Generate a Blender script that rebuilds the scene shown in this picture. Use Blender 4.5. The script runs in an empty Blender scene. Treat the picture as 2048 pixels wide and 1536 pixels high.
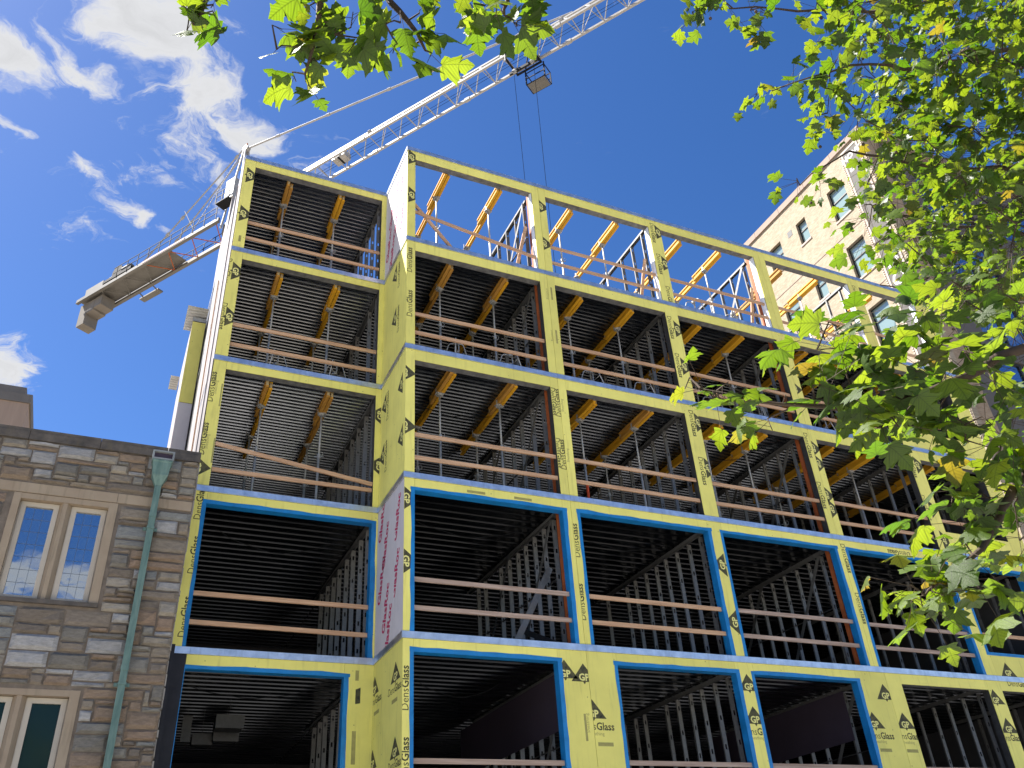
import bpy, bmesh, math, random
from mathutils import Vector, Matrix
random.seed(11)
scene = bpy.context.scene
COL = scene.collection

# ---------------------------------------------------------------- camera
cam_d = bpy.data.cameras.new('camera')
cam = bpy.data.objects.new('camera', cam_d)
COL.objects.link(cam)
YAW, PITCH, ROLL = 0.4588, 0.5774, -0.07
fw = Vector((math.sin(YAW) * math.cos(PITCH), math.cos(YAW) * math.cos(PITCH), math.sin(PITCH)))
rt = Vector((math.cos(YAW), -math.sin(YAW), 0.0))
up = rt.cross(fw)
r2 = rt * math.cos(ROLL) + up * math.sin(ROLL)
u2 = -rt * math.sin(ROLL) + up * math.cos(ROLL)
mw = Matrix((r2, u2, -fw)).transposed().to_4x4()
mw.translation = Vector((-4.9732, -15.3916, 1.6))
cam.matrix_world = mw
cam_d.sensor_fit = 'HORIZONTAL'
cam_d.sensor_width = 36.0
cam_d.lens = 36.0 * 1733.0 / 2048.0
cam_d.clip_start = 0.05
cam_d.clip_end = 2000.0
scene.camera = cam

# ---------------------------------------------------------------- light
SUN_TO = Vector((-0.55, 0.41, 1.0)).normalized()      # towards the sun: behind the building, to the left
SUN_EL = math.asin(SUN_TO.z)
SUN_AZ = math.atan2(SUN_TO.x, SUN_TO.y)
sun_d = bpy.data.lights.new('sun', 'SUN')
sun_d.energy = 5.0
sun_d.angle = math.radians(0.53)
sun_d.color = (1.0, 0.95, 0.88)
sun = bpy.data.objects.new('sun', sun_d)
COL.objects.link(sun)
sun.rotation_mode = 'QUATERNION'
sun.rotation_quaternion = SUN_TO.to_track_quat('Z', 'Y')
sun.location = (-40, 30, 80)

world = bpy.data.worlds.new('World')
scene.world = world
world.use_nodes = True
nt = world.node_tree
nt.nodes.clear()
def WN(t, **kw):
    n = nt.nodes.new(t)
    for k, v in kw.items():
        setattr(n, k, v)
    return n
def WL(a, b):
    nt.links.new(a, b)
def wmath(op, a, b=None, c=None):
    n = WN('ShaderNodeMath', operation=op)
    for i, v in enumerate((a, b, c)):
        if v is None: continue
        if isinstance(v, (int, float)): n.inputs[i].default_value = v
        else: WL(v, n.inputs[i])
    return n.outputs[0]
w_out = WN('ShaderNodeOutputWorld')
w_bg = WN('ShaderNodeBackground')
w_bg.inputs['Strength'].default_value = 0.05
sky = WN('ShaderNodeTexSky', sky_type='NISHITA')
sky.sun_disc = False
sky.sun_elevation = SUN_EL
sky.sun_rotation = SUN_AZ
sky.altitude = 0.0
sky.air_density = 0.88
sky.dust_density = 0.35
sky.ozone_density = 2.6
tc = WN('ShaderNodeTexCoord')
sep = WN('ShaderNodeSeparateXYZ')
WL(tc.outputs['Generated'], sep.inputs[0])
zc = wmath('MAXIMUM', sep.outputs[2], 0.06)
px = wmath('DIVIDE', sep.outputs[0], zc)
py = wmath('DIVIDE', sep.outputs[1], zc)
comb = WN('ShaderNodeCombineXYZ')
WL(px, comb.inputs[0]); WL(py, comb.inputs[1])
# warped cloud-layer coordinates
nz = WN('ShaderNodeTexNoise'); nz.inputs['Scale'].default_value = 7.0; nz.inputs['Detail'].default_value = 5.0
WL(comb.outputs[0], nz.inputs['Vector'])
vm = WN('ShaderNodeVectorMath', operation='MULTIPLY_ADD')
WL(nz.outputs['Color'], vm.inputs[0]); vm.inputs[1].default_value = (0.20, 0.20, 0); vm.inputs[2].default_value = (-0.10, -0.10, 0)
warp = WN('ShaderNodeVectorMath', operation='ADD')
WL(comb.outputs[0], warp.inputs[0]); WL(vm.outputs[0], warp.inputs[1])
wsep = WN('ShaderNodeSeparateXYZ'); WL(warp.outputs[0], wsep.inputs[0])
fine = WN('ShaderNodeTexNoise'); fine.inputs['Scale'].default_value = 13.0; fine.inputs['Detail'].default_value = 12.0; fine.inputs['Roughness'].default_value = 0.68; fine.inputs['Distortion'].default_value = 0.5
WL(warp.outputs[0], fine.inputs['Vector'])
# cloud banks in the cloud layer: centre x, y, half length, half width, turn, weight
CLOUDS = [(-0.093, 0.773, 0.086, 0.084, 0.828, 1.3), (-0.027, 0.856, 0.087, 0.072, 0.856, 1.22), (0.04, 0.882, 0.074, 0.053, 0.428, 1.0), (-0.172, 0.853, 0.077, 0.028, 0.678, 0.95), (-0.264, 0.888, 0.053, 0.052, 0.978, 1.3), (-0.199, 0.749, 0.049, 0.043, -0.12, 0.9), (-0.169, 1.066, 0.046, 0.039, 0.921, 0.95), (-0.107, 1.119, 0.048, 0.038, 0.546, 1.0), (-0.044, 1.131, 0.025, 0.024, 0.38, 0.6), (-0.293, 1.654, 0.095, 0.083, 1.139, 1.35), (-0.273, 1.831, 0.063, 0.032, 0.964, 0.7), (-0.191, 0.938, 0.02, 0.017, 0.318, 0.45), (-0.269, 0.98, 0.017, 0.014, 0.677, 0.7), (0.895, 0.968, 0.043, 0.015, 0.395, 0.5), (-0.3, -2.78, 0.3, 0.2, 0.1, 1.2), (-0.05, -2.85, 0.25, 0.2, -0.3, 1.1), (0.8, -2.2, 0.5, 0.2, 0.6, 1.1), (-1.5, -1.9, 0.6, 0.25, 0.2, 1.2)]
acc = None
for (cx, cy, la, lb, turn, wgt) in CLOUDS:
    c, s = math.cos(turn), math.sin(turn)
    dx = wmath('SUBTRACT', wsep.outputs[0], cx); dy = wmath('SUBTRACT', wsep.outputs[1], cy)
    a = wmath('DIVIDE', wmath('ADD', wmath('MULTIPLY', dx, c), wmath('MULTIPLY', dy, s)), la)
    b = wmath('DIVIDE', wmath('SUBTRACT', wmath('MULTIPLY', dy, c), wmath('MULTIPLY', dx, s)), lb)
    rr = wmath('ADD', wmath('MULTIPLY', a, a), wmath('MULTIPLY', b, b))
    g = wmath('MULTIPLY', wmath('EXPONENT', wmath('MULTIPLY', rr, -1.0)), wgt)
    acc = g if acc is None else wmath('MAXIMUM', acc, g)
# the same kind of broken cumulus elsewhere in the sky
broad = WN('ShaderNodeTexNoise'); broad.inputs['Scale'].default_value = 0.9; broad.inputs['Detail'].default_value = 3.0
badd = WN('ShaderNodeVectorMath', operation='ADD'); badd.inputs[1].default_value = (3.0, 7.0, 0.0)
WL(warp.outputs[0], badd.inputs[0]); WL(badd.outputs[0], broad.inputs['Vector'])
bw = WN('ShaderNodeMapRange'); bw.inputs[1].default_value = 0.58; bw.inputs[2].default_value = 0.75; bw.inputs[3].default_value = 0.0; bw.inputs[4].default_value = 0.9
WL(broad.outputs['Fac'], bw.inputs[0])
acc = wmath('MAXIMUM', acc, bw.outputs[0])
dens = wmath('ADD', acc, wmath('MULTIPLY', wmath('SUBTRACT', fine.outputs['Fac'], 0.5), 2.6))
mask = WN('ShaderNodeMapRange', interpolation_type='SMOOTHSTEP')
mask.inputs[1].default_value = 0.40; mask.inputs[2].default_value = 1.08
WL(dens, mask.inputs[0])
# thin parts let the blue through, thick parts are a little greyer
shade = WN('ShaderNodeMapRange'); shade.inputs[1].default_value = 0.5; shade.inputs[2].default_value = 1.7; shade.inputs[3].default_value = 1.0; shade.inputs[4].default_value = 0.80
WL(dens, shade.inputs[0])
ccol = WN('ShaderNodeMix', data_type='RGBA', blend_type='MULTIPLY'); ccol.inputs[0].default_value = 1.0
ccol.inputs[6].default_value = (4.6, 4.646, 4.784, 1)
cg = WN('ShaderNodeCombineColor'); 
for i in range(3): WL(shade.outputs[0], cg.inputs[i])
WL(cg.outputs[0], ccol.inputs[7])
mx = WN('ShaderNodeMix', data_type='RGBA')
hsv = WN('ShaderNodeHueSaturation'); hsv.inputs['Hue'].default_value = 0.509; hsv.inputs['Saturation'].default_value = 1.28
WL(sky.outputs[0], hsv.inputs['Color'])
WL(mask.outputs[0], mx.inputs[0]); WL(hsv.outputs[0], mx.inputs[6]); WL(ccol.outputs[2], mx.inputs[7])
WL(mx.outputs[2], w_bg.inputs['Color']); WL(w_bg.outputs[0], w_out.inputs['Surface'])

vs = scene.view_settings
vs.view_transform = 'Standard'
vs.look = 'None'
vs.gamma = 1.0
vs.exposure = 1.9
vs.use_curve_mapping = False
scene.cycles.max_bounces = 6
scene.cycles.diffuse_bounces = 3
scene.cycles.glossy_bounces = 3
scene.cycles.transmission_bounces = 3
scene.cycles.use_denoising = True
scene.cycles.caustics_reflective = False
scene.cycles.caustics_refractive = False

# ---------------------------------------------------------------- materials
MATS = {}
def mat(name, col, rough=0.7, metal=0.0, var=0.12, scale=3.0, bump=0.0, bscale=40.0, col2=None, spec=0.3, stretch=(1, 1, 1), hue=None, streak=0.0, speck=0.0, own=0.0):
    """A procedural surface: base colour broken up by two noises, optional second colour, rain streaks, specks and relief."""
    if name in MATS: return MATS[name]
    m = bpy.data.materials.new(name); m.use_nodes = True
    t = m.node_tree; n = t.nodes; L = t.links
    b = n['Principled BSDF']
    b.inputs['Roughness'].default_value = rough
    b.inputs['Metallic'].default_value = metal
    b.inputs['Specular IOR Level'].default_value = spec
    tcn = n.new('ShaderNodeTexCoord'); mp = n.new('ShaderNodeMapping'); mp.inputs['Scale'].default_value = stretch
    L.new(tcn.outputs['Object'], mp.inputs['Vector'])
    no = n.new('ShaderNodeTexNoise'); no.inputs['Scale'].default_value = scale; no.inputs['Detail'].default_value = 7; no.inputs['Roughness'].default_value = 0.6
    L.new(mp.outputs[0], no.inputs['Vector'])
    rmp = n.new('ShaderNodeMapRange'); rmp.inputs[1].default_value = 0.3; rmp.inputs[2].default_value = 0.7
    L.new(no.outputs['Fac'], rmp.inputs[0])
    if col2 is None:
        c1 = tuple(min(1, c * (1 + var)) for c in col) + (1,); c0 = tuple(c * (1 - var) for c in col) + (1,)
    else:
        c1 = tuple(col2) + (1,); c0 = tuple(col) + (1,)
    mixn = n.new('ShaderNodeMix'); mixn.data_type = 'RGBA'; mixn.inputs[6].default_value = c0; mixn.inputs[7].default_value = c1
    L.new(rmp.outputs[0], mixn.inputs[0])
    out = mixn.outputs[2]
    if streak:
        ms = n.new('ShaderNodeMapping'); ms.inputs['Scale'].default_value = (7, 7, 0.7); L.new(tcn.outputs['Object'], ms.inputs['Vector'])
        ns = n.new('ShaderNodeTexNoise'); ns.inputs['Scale'].default_value = 1.6; ns.inputs['Detail'].default_value = 5; L.new(ms.outputs[0], ns.inputs['Vector'])
        rs = n.new('ShaderNodeMapRange'); rs.inputs[1].default_value = 0.55; rs.inputs[2].default_value = 0.8; rs.inputs[3].default_value = 0.0; rs.inputs[4].default_value = streak
        L.new(ns.outputs['Fac'], rs.inputs[0])
        mm = n.new('ShaderNodeMix'); mm.data_type = 'RGBA'; mm.inputs[7].default_value = (0.12, 0.10, 0.06, 1); L.new(rs.outputs[0], mm.inputs[0]); L.new(out, mm.inputs[6]); out = mm.outputs[2]
    if speck:
        ns = n.new('ShaderNodeTexVoronoi'); ns.inputs['Scale'].default_value = 4.5; L.new(tcn.outputs['Object'], ns.inputs['Vector'])
        rs = n.new('ShaderNodeMath'); rs.operation = 'LESS_THAN'; rs.inputs[1].default_value = 0.06; L.new(ns.outputs['Distance'], rs.inputs[0])
        r3 = n.new('ShaderNodeMath'); r3.operation = 'MULTIPLY'; r3.inputs[1].default_value = speck; L.new(rs.outputs[0], r3.inputs[0])
        mm = n.new('ShaderNodeMix'); mm.data_type = 'RGBA'; mm.inputs[7].default_value = (0.1, 0.09, 0.05, 1); L.new(r3.outputs[0], mm.inputs[0]); L.new(out, mm.inputs[6]); out = mm.outputs[2]
    if own:      # every board has its own slight tone
        oi = n.new('ShaderNodeObjectInfo'); ro = n.new('ShaderNodeMapRange'); ro.inputs[3].default_value = 1 - own; ro.inputs[4].default_value = 1 + own; L.new(oi.outputs['Random'], ro.inputs[0])
        ho = n.new('ShaderNodeHueSaturation'); L.new(out, ho.inputs['Color']); L.new(ro.outputs[0], ho.inputs['Value']); out = ho.outputs[0]
    L.new(out, b.inputs['Base Color'])
    rr = n.new('ShaderNodeMapRange'); rr.inputs[3].default_value = max(0.02, rough - 0.1); rr.inputs[4].default_value = min(1, rough + 0.1)
    L.new(no.outputs['Fac'], rr.inputs[0]); L.new(rr.outputs[0], b.inputs['Roughness'])
    if bump:
        nb = n.new('ShaderNodeTexNoise'); nb.inputs['Scale'].default_value = bscale; nb.inputs['Detail'].default_value = 5
        L.new(mp.outputs[0], nb.inputs['Vector'])
        bp = n.new('ShaderNodeBump'); bp.inputs['Strength'].default_value = bump; bp.inputs['Distance'].default_value = 0.02
        L.new(nb.outputs['Fac'], bp.inputs['Height']); L.new(bp.outputs[0], b.inputs['Normal'])
    MATS[name] = m
    return m

def island_mat(name, cols, rough=0.85, bump=0.35, bscale=22.0):
    """Stone whose tone is drawn from the object's own random number, mottled inside each stone."""
    m = bpy.data.materials.new(name); m.use_nodes = True
    t = m.node_tree; n = t.nodes; L = t.links; b = n['Principled BSDF']
    b.inputs['Roughness'].default_value = rough; b.inputs['Specular IOR Level'].default_value = 0.2
    oi = n.new('ShaderNodeObjectInfo'); gi = n.new('ShaderNodeNewGeometry')
    ad = n.new('ShaderNodeMath'); ad.operation = 'ADD'; L.new(oi.outputs['Random'], ad.inputs[0]); L.new(gi.outputs['Random Per Island'], ad.inputs[1])
    fr = n.new('ShaderNodeMath'); fr.operation = 'FRACT'; L.new(ad.outputs[0], fr.inputs[0])
    cr = n.new('ShaderNodeValToRGB'); cr.color_ramp.interpolation = 'CONSTANT'
    while len(cr.color_ramp.elements) > 1: cr.color_ramp.elements.remove(cr.color_ramp.elements[0])
    for i, c in enumerate(cols):
        e = cr.color_ramp.elements[0] if i == 0 else cr.color_ramp.elements.new(i / len(cols))
        e.position = i / len(cols); e.color = tuple(c) + (1,)
    L.new(fr.outputs[0], cr.inputs[0])
    tcn = n.new('ShaderNodeTexCoord'); mp = n.new('ShaderNodeMapping'); mp.inputs['Scale'].default_value = (1, 1, 3.2); L.new(tcn.outputs['Object'], mp.inputs['Vector'])
    no = n.new('ShaderNodeTexNoise'); no.inputs['Scale'].default_value = 8; no.inputs['Detail'].default_value = 9; no.inputs['Roughness'].default_value = 0.75; L.new(mp.outputs[0], no.inputs['Vector'])
    rm = n.new('ShaderNodeMapRange'); rm.inputs[1].default_value = 0.3; rm.inputs[2].default_value = 0.72; rm.inputs[3].default_value = 0.66; rm.inputs[4].default_value = 1.28; L.new(no.outputs['Fac'], rm.inputs[0])
    hs = n.new('ShaderNodeHueSaturation'); L.new(cr.outputs[0], hs.inputs['Color']); L.new(rm.outputs[0], hs.inputs['Value'])
    L.new(hs.outputs[0], b.inputs['Base Color'])
    nb = n.new('ShaderNodeTexNoise'); nb.inputs['Scale'].default_value = bscale; nb.inputs['Detail'].default_value = 6; L.new(mp.outputs[0], nb.inputs['Vector'])
    bp = n.new('ShaderNodeBump'); bp.inputs['Strength'].default_value = bump; bp.inputs['Distance'].default_value = 0.03
    L.new(nb.outputs['Fac'], bp.inputs['Height']); L.new(bp.outputs[0], b.inputs['Normal'])
    return m

def brick_mat(name, axes, c1, c2, mortar, bw=0.21, bh=0.075):
    m = bpy.data.materials.new(name); m.use_nodes = True
    t = m.node_tree; n = t.nodes; L = t.links; b = n['Principled BSDF']; b.inputs['Roughness'].default_value = 0.85; b.inputs['Specular IOR Level'].default_value = 0.2
    tcn = n.new('ShaderNodeTexCoord'); sp = n.new('ShaderNodeSeparateXYZ'); cb = n.new('ShaderNodeCombineXYZ')
    L.new(tcn.outputs['Object'], sp.inputs[0]); L.new(sp.outputs[axes[0]], cb.inputs[0]); L.new(sp.outputs[axes[1]], cb.inputs[1])
    br = n.new('ShaderNodeTexBrick'); br.inputs['Scale'].default_value = 1.0; br.inputs['Brick Width'].default_value = bw; br.inputs['Row Height'].default_value = bh; br.inputs['Mortar Size'].default_value = 0.007
    br.inputs['Color1'].default_value = tuple(c1) + (1,); br.inputs['Color2'].default_value = tuple(c2) + (1,); br.inputs['Mortar'].default_value = tuple(mortar) + (1,); br.inputs['Bias'].default_value = 0.1
    L.new(cb.outputs[0], br.inputs['Vector'])
    no = n.new('ShaderNodeTexNoise'); no.inputs['Scale'].default_value = 1.3; no.inputs['Detail'].default_value = 6; L.new(tcn.outputs['Object'], no.inputs['Vector'])
    rm = n.new('ShaderNodeMapRange'); rm.inputs[1].default_value = 0.3; rm.inputs[2].default_value = 0.7; rm.inputs[3].default_value = 0.88; rm.inputs[4].default_value = 1.1; L.new(no.outputs['Fac'], rm.inputs[0])
    hs = n.new('ShaderNodeHueSaturation'); L.new(br.outputs['Color'], hs.inputs['Color']); L.new(rm.outputs[0], hs.inputs['Value']); L.new(hs.outputs[0], b.inputs['Base Color'])
    bp = n.new('ShaderNodeBump'); bp.inputs['Strength'].default_value = 0.5; bp.inputs['Distance'].default_value = 0.01; bp.invert = True
    L.new(br.outputs['Fac'], bp.inputs['Height']); L.new(bp.outputs[0], b.inputs['Normal'])
    return m

def leaf_mat(name, c_top, c_thru, c_thru2):
    m = bpy.data.materials.new(name); m.use_nodes = True
    t = m.node_tree; n = t.nodes; L = t.links; n.clear()
    o = n.new('ShaderNodeOutputMaterial'); p = n.new('ShaderNodeBsdfPrincipled'); tr = n.new('ShaderNodeBsdfTranslucent'); mx_ = n.new('ShaderNodeMixShader')
    oi = n.new('ShaderNodeObjectInfo'); gi = n.new('ShaderNodeNewGeometry')
    ad = n.new('ShaderNodeMath'); ad.operation = 'ADD'; L.new(oi.outputs['Random'], ad.inputs[0]); L.new(gi.outputs['Random Per Island'], ad.inputs[1])
    fr = n.new('ShaderNodeMath'); fr.operation = 'FRACT'; L.new(ad.outputs[0], fr.inputs[0])
    cr = n.new('ShaderNodeValToRGB'); e = cr.color_ramp.elements
    e[0].position = 0.0; e[0].color = tuple(c_thru) + (1,); e[1].position = 0.95; e[1].color = tuple(c_thru2) + (1,)
    e2 = e.new(0.994); e2.color = (0.30, 0.20, 0.015, 1)
    L.new(fr.outputs[0], cr.inputs[0])
    uv = n.new('ShaderNodeUVMap'); uv.uv_map = 'leaf'; su = n.new('ShaderNodeSeparateXYZ'); L.new(uv.outputs[0], su.inputs[0])
    def M_(op, a, b=None):
        q = n.new('ShaderNodeMath'); q.operation = op
        for i, v in enumerate((a, b)):
            if v is None: continue
            if isinstance(v, (int, float)): q.inputs[i].default_value = v
            else: L.new(v, q.inputs[i])
        return q.outputs[0]
    dist = None
    for a in (0.0, 0.72, -0.72, 1.3, -1.3):      # the five main veins
        q = M_('ABSOLUTE', M_('SUBTRACT', M_('MULTIPLY', su.outputs[0], math.cos(a)), M_('MULTIPLY', su.outputs[1], math.sin(a))))
        if a: q = M_('ADD', q, M_('MULTIPLY', M_('LESS_THAN', M_('MULTIPLY', su.outputs[0], a), 0.0), 1.0))
        dist = q if dist is None else M_('MINIMUM', dist, q)
    vein = n.new('ShaderNodeMapRange'); vein.inputs[1].default_value = 0.006; vein.inputs[2].default_value = 0.03; vein.inputs[3].default_value = 0.55; vein.inputs[4].default_value = 1.0; L.new(dist, vein.inputs[0])
    side = M_('ADD', 0.88, M_('MULTIPLY', M_('SINE', M_('ADD', M_('MULTIPLY', su.outputs[1], 55.0), M_('MULTIPLY', M_('ABSOLUTE', su.outputs[0]), -45.0))), 0.12))
    vv = M_('MULTIPLY', vein.outputs[0], side)
    vh = n.new('ShaderNodeHueSaturation'); L.new(cr.outputs[0], vh.inputs['Color']); L.new(vv, vh.inputs['Value'])
    L.new(vh.outputs[0], tr.inputs['Color'])
    hs = n.new('ShaderNodeHueSaturation'); hs.inputs['Color'].default_value = tuple(c_top) + (1,)
    rm = n.new('ShaderNodeMapRange'); rm.inputs[3].default_value = 0.7; rm.inputs[4].default_value = 1.35; L.new(fr.outputs[0], rm.inputs[0]); L.new(rm.outputs[0], hs.inputs['Value'])
    L.new(hs.outputs[0], p.inputs['Base Color']); p.inputs['Roughness'].default_value = 0.42; p.inputs['Specular IOR Level'].default_value = 0.35
    tcn = n.new('ShaderNodeTexCoord'); no = n.new('ShaderNodeTexNoise'); no.inputs['Scale'].default_value = 45; no.inputs['Detail'].default_value = 3; L.new(tcn.outputs['Object'], no.inputs['Vector'])
    bp = n.new('ShaderNodeBump'); bp.inputs['Strength'].default_value = 0.35; bp.inputs['Distance'].default_value = 0.01; L.new(no.outputs['Fac'], bp.inputs['Height']); L.new(bp.outputs[0], p.inputs['Normal'])
    mx_.inputs[0].default_value = 0.5
    L.new(p.outputs[0], mx_.inputs[1]); L.new(tr.outputs[0], mx_.inputs[2]); L.new(mx_.outputs[0], o.inputs['Surface'])
    return m

def glass_mat(name, tint, rough=0.03, dark=(0.02, 0.03, 0.035), mirror=0.55):
    """A pane seen from the street: dark room behind, sky mirrored in front."""
    m = bpy.data.materials.new(name); m.use_nodes = True
    t = m.node_tree; n = t.nodes; L = t.links; n.clear()
    o = n.new('ShaderNodeOutputMaterial'); d = n.new('ShaderNodeBsdfDiffuse'); g = n.new('ShaderNodeBsdfGlossy'); mx_ = n.new('ShaderNodeMixShader')
    d.inputs['Color'].default_value = tuple(dark) + (1,); g.inputs['Color'].default_value = tuple(tint) + (1,); g.inputs['Roughness'].default_value = rough
    tcn = n.new('ShaderNodeTexCoord'); no = n.new('ShaderNodeTexNoise'); no.inputs['Scale'].default_value = 1.7; L.new(tcn.outputs['Object'], no.inputs['Vector'])
    bp = n.new('ShaderNodeBump'); bp.inputs['Strength'].default_value = 0.03; bp.inputs['Distance'].default_value = 0.05; L.new(no.outputs['Fac'], bp.inputs['Height']); L.new(bp.outputs[0], g.inputs['Normal'])
    lw = n.new('ShaderNodeFresnel'); lw.inputs['IOR'].default_value = 1.5
    ma = n.new('ShaderNodeMath'); ma.operation = 'MULTIPLY_ADD'; ma.inputs[1].default_value = 1.0 - mirror; ma.inputs[2].default_value = mirror; ma.use_clamp = True; L.new(lw.outputs[0], ma.inputs[0])
    L.new(ma.outputs[0], mx_.inputs[0]); L.new(d.outputs[0], mx_.inputs[1]); L.new(g.outputs[0], mx_.inputs[2]); L.new(mx_.outputs[0], o.inputs['Surface'])
    return m

YEL = mat('yellow_sheathing', (0.79, 0.725, 0.19), 0.75, var=0.085, scale=1.1, bump=0.12, bscale=150, spec=0.2, streak=0.26, speck=0.55, own=0.07)
YEL_P = mat('yellow_print_gap', (0.76, 0.71, 0.24), 0.75, var=0.05)
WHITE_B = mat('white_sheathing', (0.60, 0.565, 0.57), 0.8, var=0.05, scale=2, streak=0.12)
FLANK = mat('flank_sheathing', (0.27, 0.25, 0.25), 0.8, var=0.08, scale=2, streak=0.2)  # white board greyed in colour for the sunlit side; WHITE_B covers shaded faces
INK = mat('black_print', (0.022, 0.024, 0.02), 0.8, col2=(0.13, 0.12, 0.05), scale=11)
INK_F = mat('faded_print', (0.33, 0.30, 0.10), 0.8, var=0.2, scale=9)
PINK = mat('pink_print', (0.45, 0.03, 0.10), 0.8, var=0.25, scale=9)
BLUE = mat('blue_flashing_tape', (0.010, 0.185, 0.46), 0.42, var=0.2, scale=3, bump=0.55, bscale=9, spec=0.4, streak=0.15)
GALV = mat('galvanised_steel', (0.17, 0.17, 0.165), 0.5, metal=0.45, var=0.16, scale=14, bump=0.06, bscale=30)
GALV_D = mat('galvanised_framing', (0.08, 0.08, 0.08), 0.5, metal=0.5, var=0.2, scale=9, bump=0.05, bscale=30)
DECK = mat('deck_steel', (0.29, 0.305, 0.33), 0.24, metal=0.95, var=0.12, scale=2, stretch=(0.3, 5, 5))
DECK_S = mat('shaded_deck_steel', (0.135, 0.145, 0.162), 0.24, metal=0.95, var=0.14, scale=2, stretch=(0.3, 5, 5))  # same deck steel, the front block's ceiling shade put into its colour
SHEET = mat('pale_galvanised_sheet', (0.62, 0.63, 0.62), 0.5, metal=0.2, var=0.12, scale=4)
DECK_D = mat('deep_shaded_deck_steel', (0.03, 0.032, 0.036), 0.2, metal=0.9, var=0.2, scale=2, stretch=(0.3, 5, 5))  # deck steel again, blackened to paint in the gloom of the lower storeys
FLASH = mat('edge_flashing', (0.62, 0.66, 0.72), 0.36, metal=0.85, var=0.18, scale=5, bump=0.18, bscale=9, streak=0.25)
HEADER = mat('header_underside', (0.13, 0.13, 0.13), 0.75, var=0.45, scale=7, bump=0.2, bscale=25)
CONC = mat('slab_concrete', (0.13, 0.125, 0.12), 0.9, var=0.2, scale=2, bump=0.15, bscale=20)
LUMBER = mat('sawn_lumber', (0.40, 0.225, 0.125), 0.75, col2=(0.64, 0.42, 0.255), scale=1.3, stretch=(0.8, 18, 18), bump=0.2, bscale=9, spec=0.2)
LUMBER_G = mat('weathered_lumber', (0.28, 0.19, 0.14), 0.8, col2=(0.50, 0.38, 0.30), scale=1.3, stretch=(0.8, 18, 18), bump=0.2, bscale=9, spec=0.2)
BEAM_Y = mat('yellow_beam_paint', (0.58, 0.27, 0.010), 0.6, col2=(0.72, 0.40, 0.03), scale=2.2, stretch=(6, 0.7, 6), bump=0.1, bscale=20, spec=0.3)
BEAM_O = mat('worn_beam_paint', (0.30, 0.14, 0.04), 0.7, col2=(0.62, 0.33, 0.05), scale=2.2, stretch=(6, 0.7, 6), bump=0.15, bscale=20, spec=0.2)
BEAM_END = mat('beam_end_cap', (0.42, 0.33, 0.18), 0.7, var=0.3)
RUST = mat('primer_steel', (0.33, 0.085, 0.025), 0.7, var=0.25, scale=4, bump=0.1)
FILM = mat('wrapped_film', (0.72, 0.76, 0.80), 0.32, var=0.1, scale=6, bump=0.8, bscale=5, spec=0.5)
PURPLE = mat('purple_gypsum', (0.05, 0.038, 0.06), 0.85, var=0.1, scale=2)
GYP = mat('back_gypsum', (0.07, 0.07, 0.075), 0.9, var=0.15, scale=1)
BLACKM = mat('black_membrane', (0.018, 0.018, 0.022), 0.55, var=0.3, scale=4, bump=0.3, bscale=8)
CRANE_W = mat('crane_white_paint', (0.34, 0.335, 0.325), 0.45, var=0.14, scale=2, streak=0.4)
CRANE_G = mat('crane_grey_paint', (0.125, 0.12, 0.11), 0.6, var=0.12, scale=1.2, streak=0.2)
CRANE_D = mat('crane_dark_steel', (0.014, 0.015, 0.017), 0.6, var=0.2, scale=3, spec=0.1)
BALLAST = mat('ballast_concrete', (0.17, 0.155, 0.138), 0.9, var=0.16, scale=0.9, bump=0.2, bscale=8, streak=0.3)
ROPE = mat('steel_rope', (0.015, 0.016, 0.02), 0.9, spec=0.0)
TUBE = mat('prop_tube', (0.40, 0.405, 0.40), 0.5, metal=0.25, var=0.2, scale=12)
RED = mat('orange_red_paint', (0.72, 0.10, 0.03), 0.6)

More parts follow.
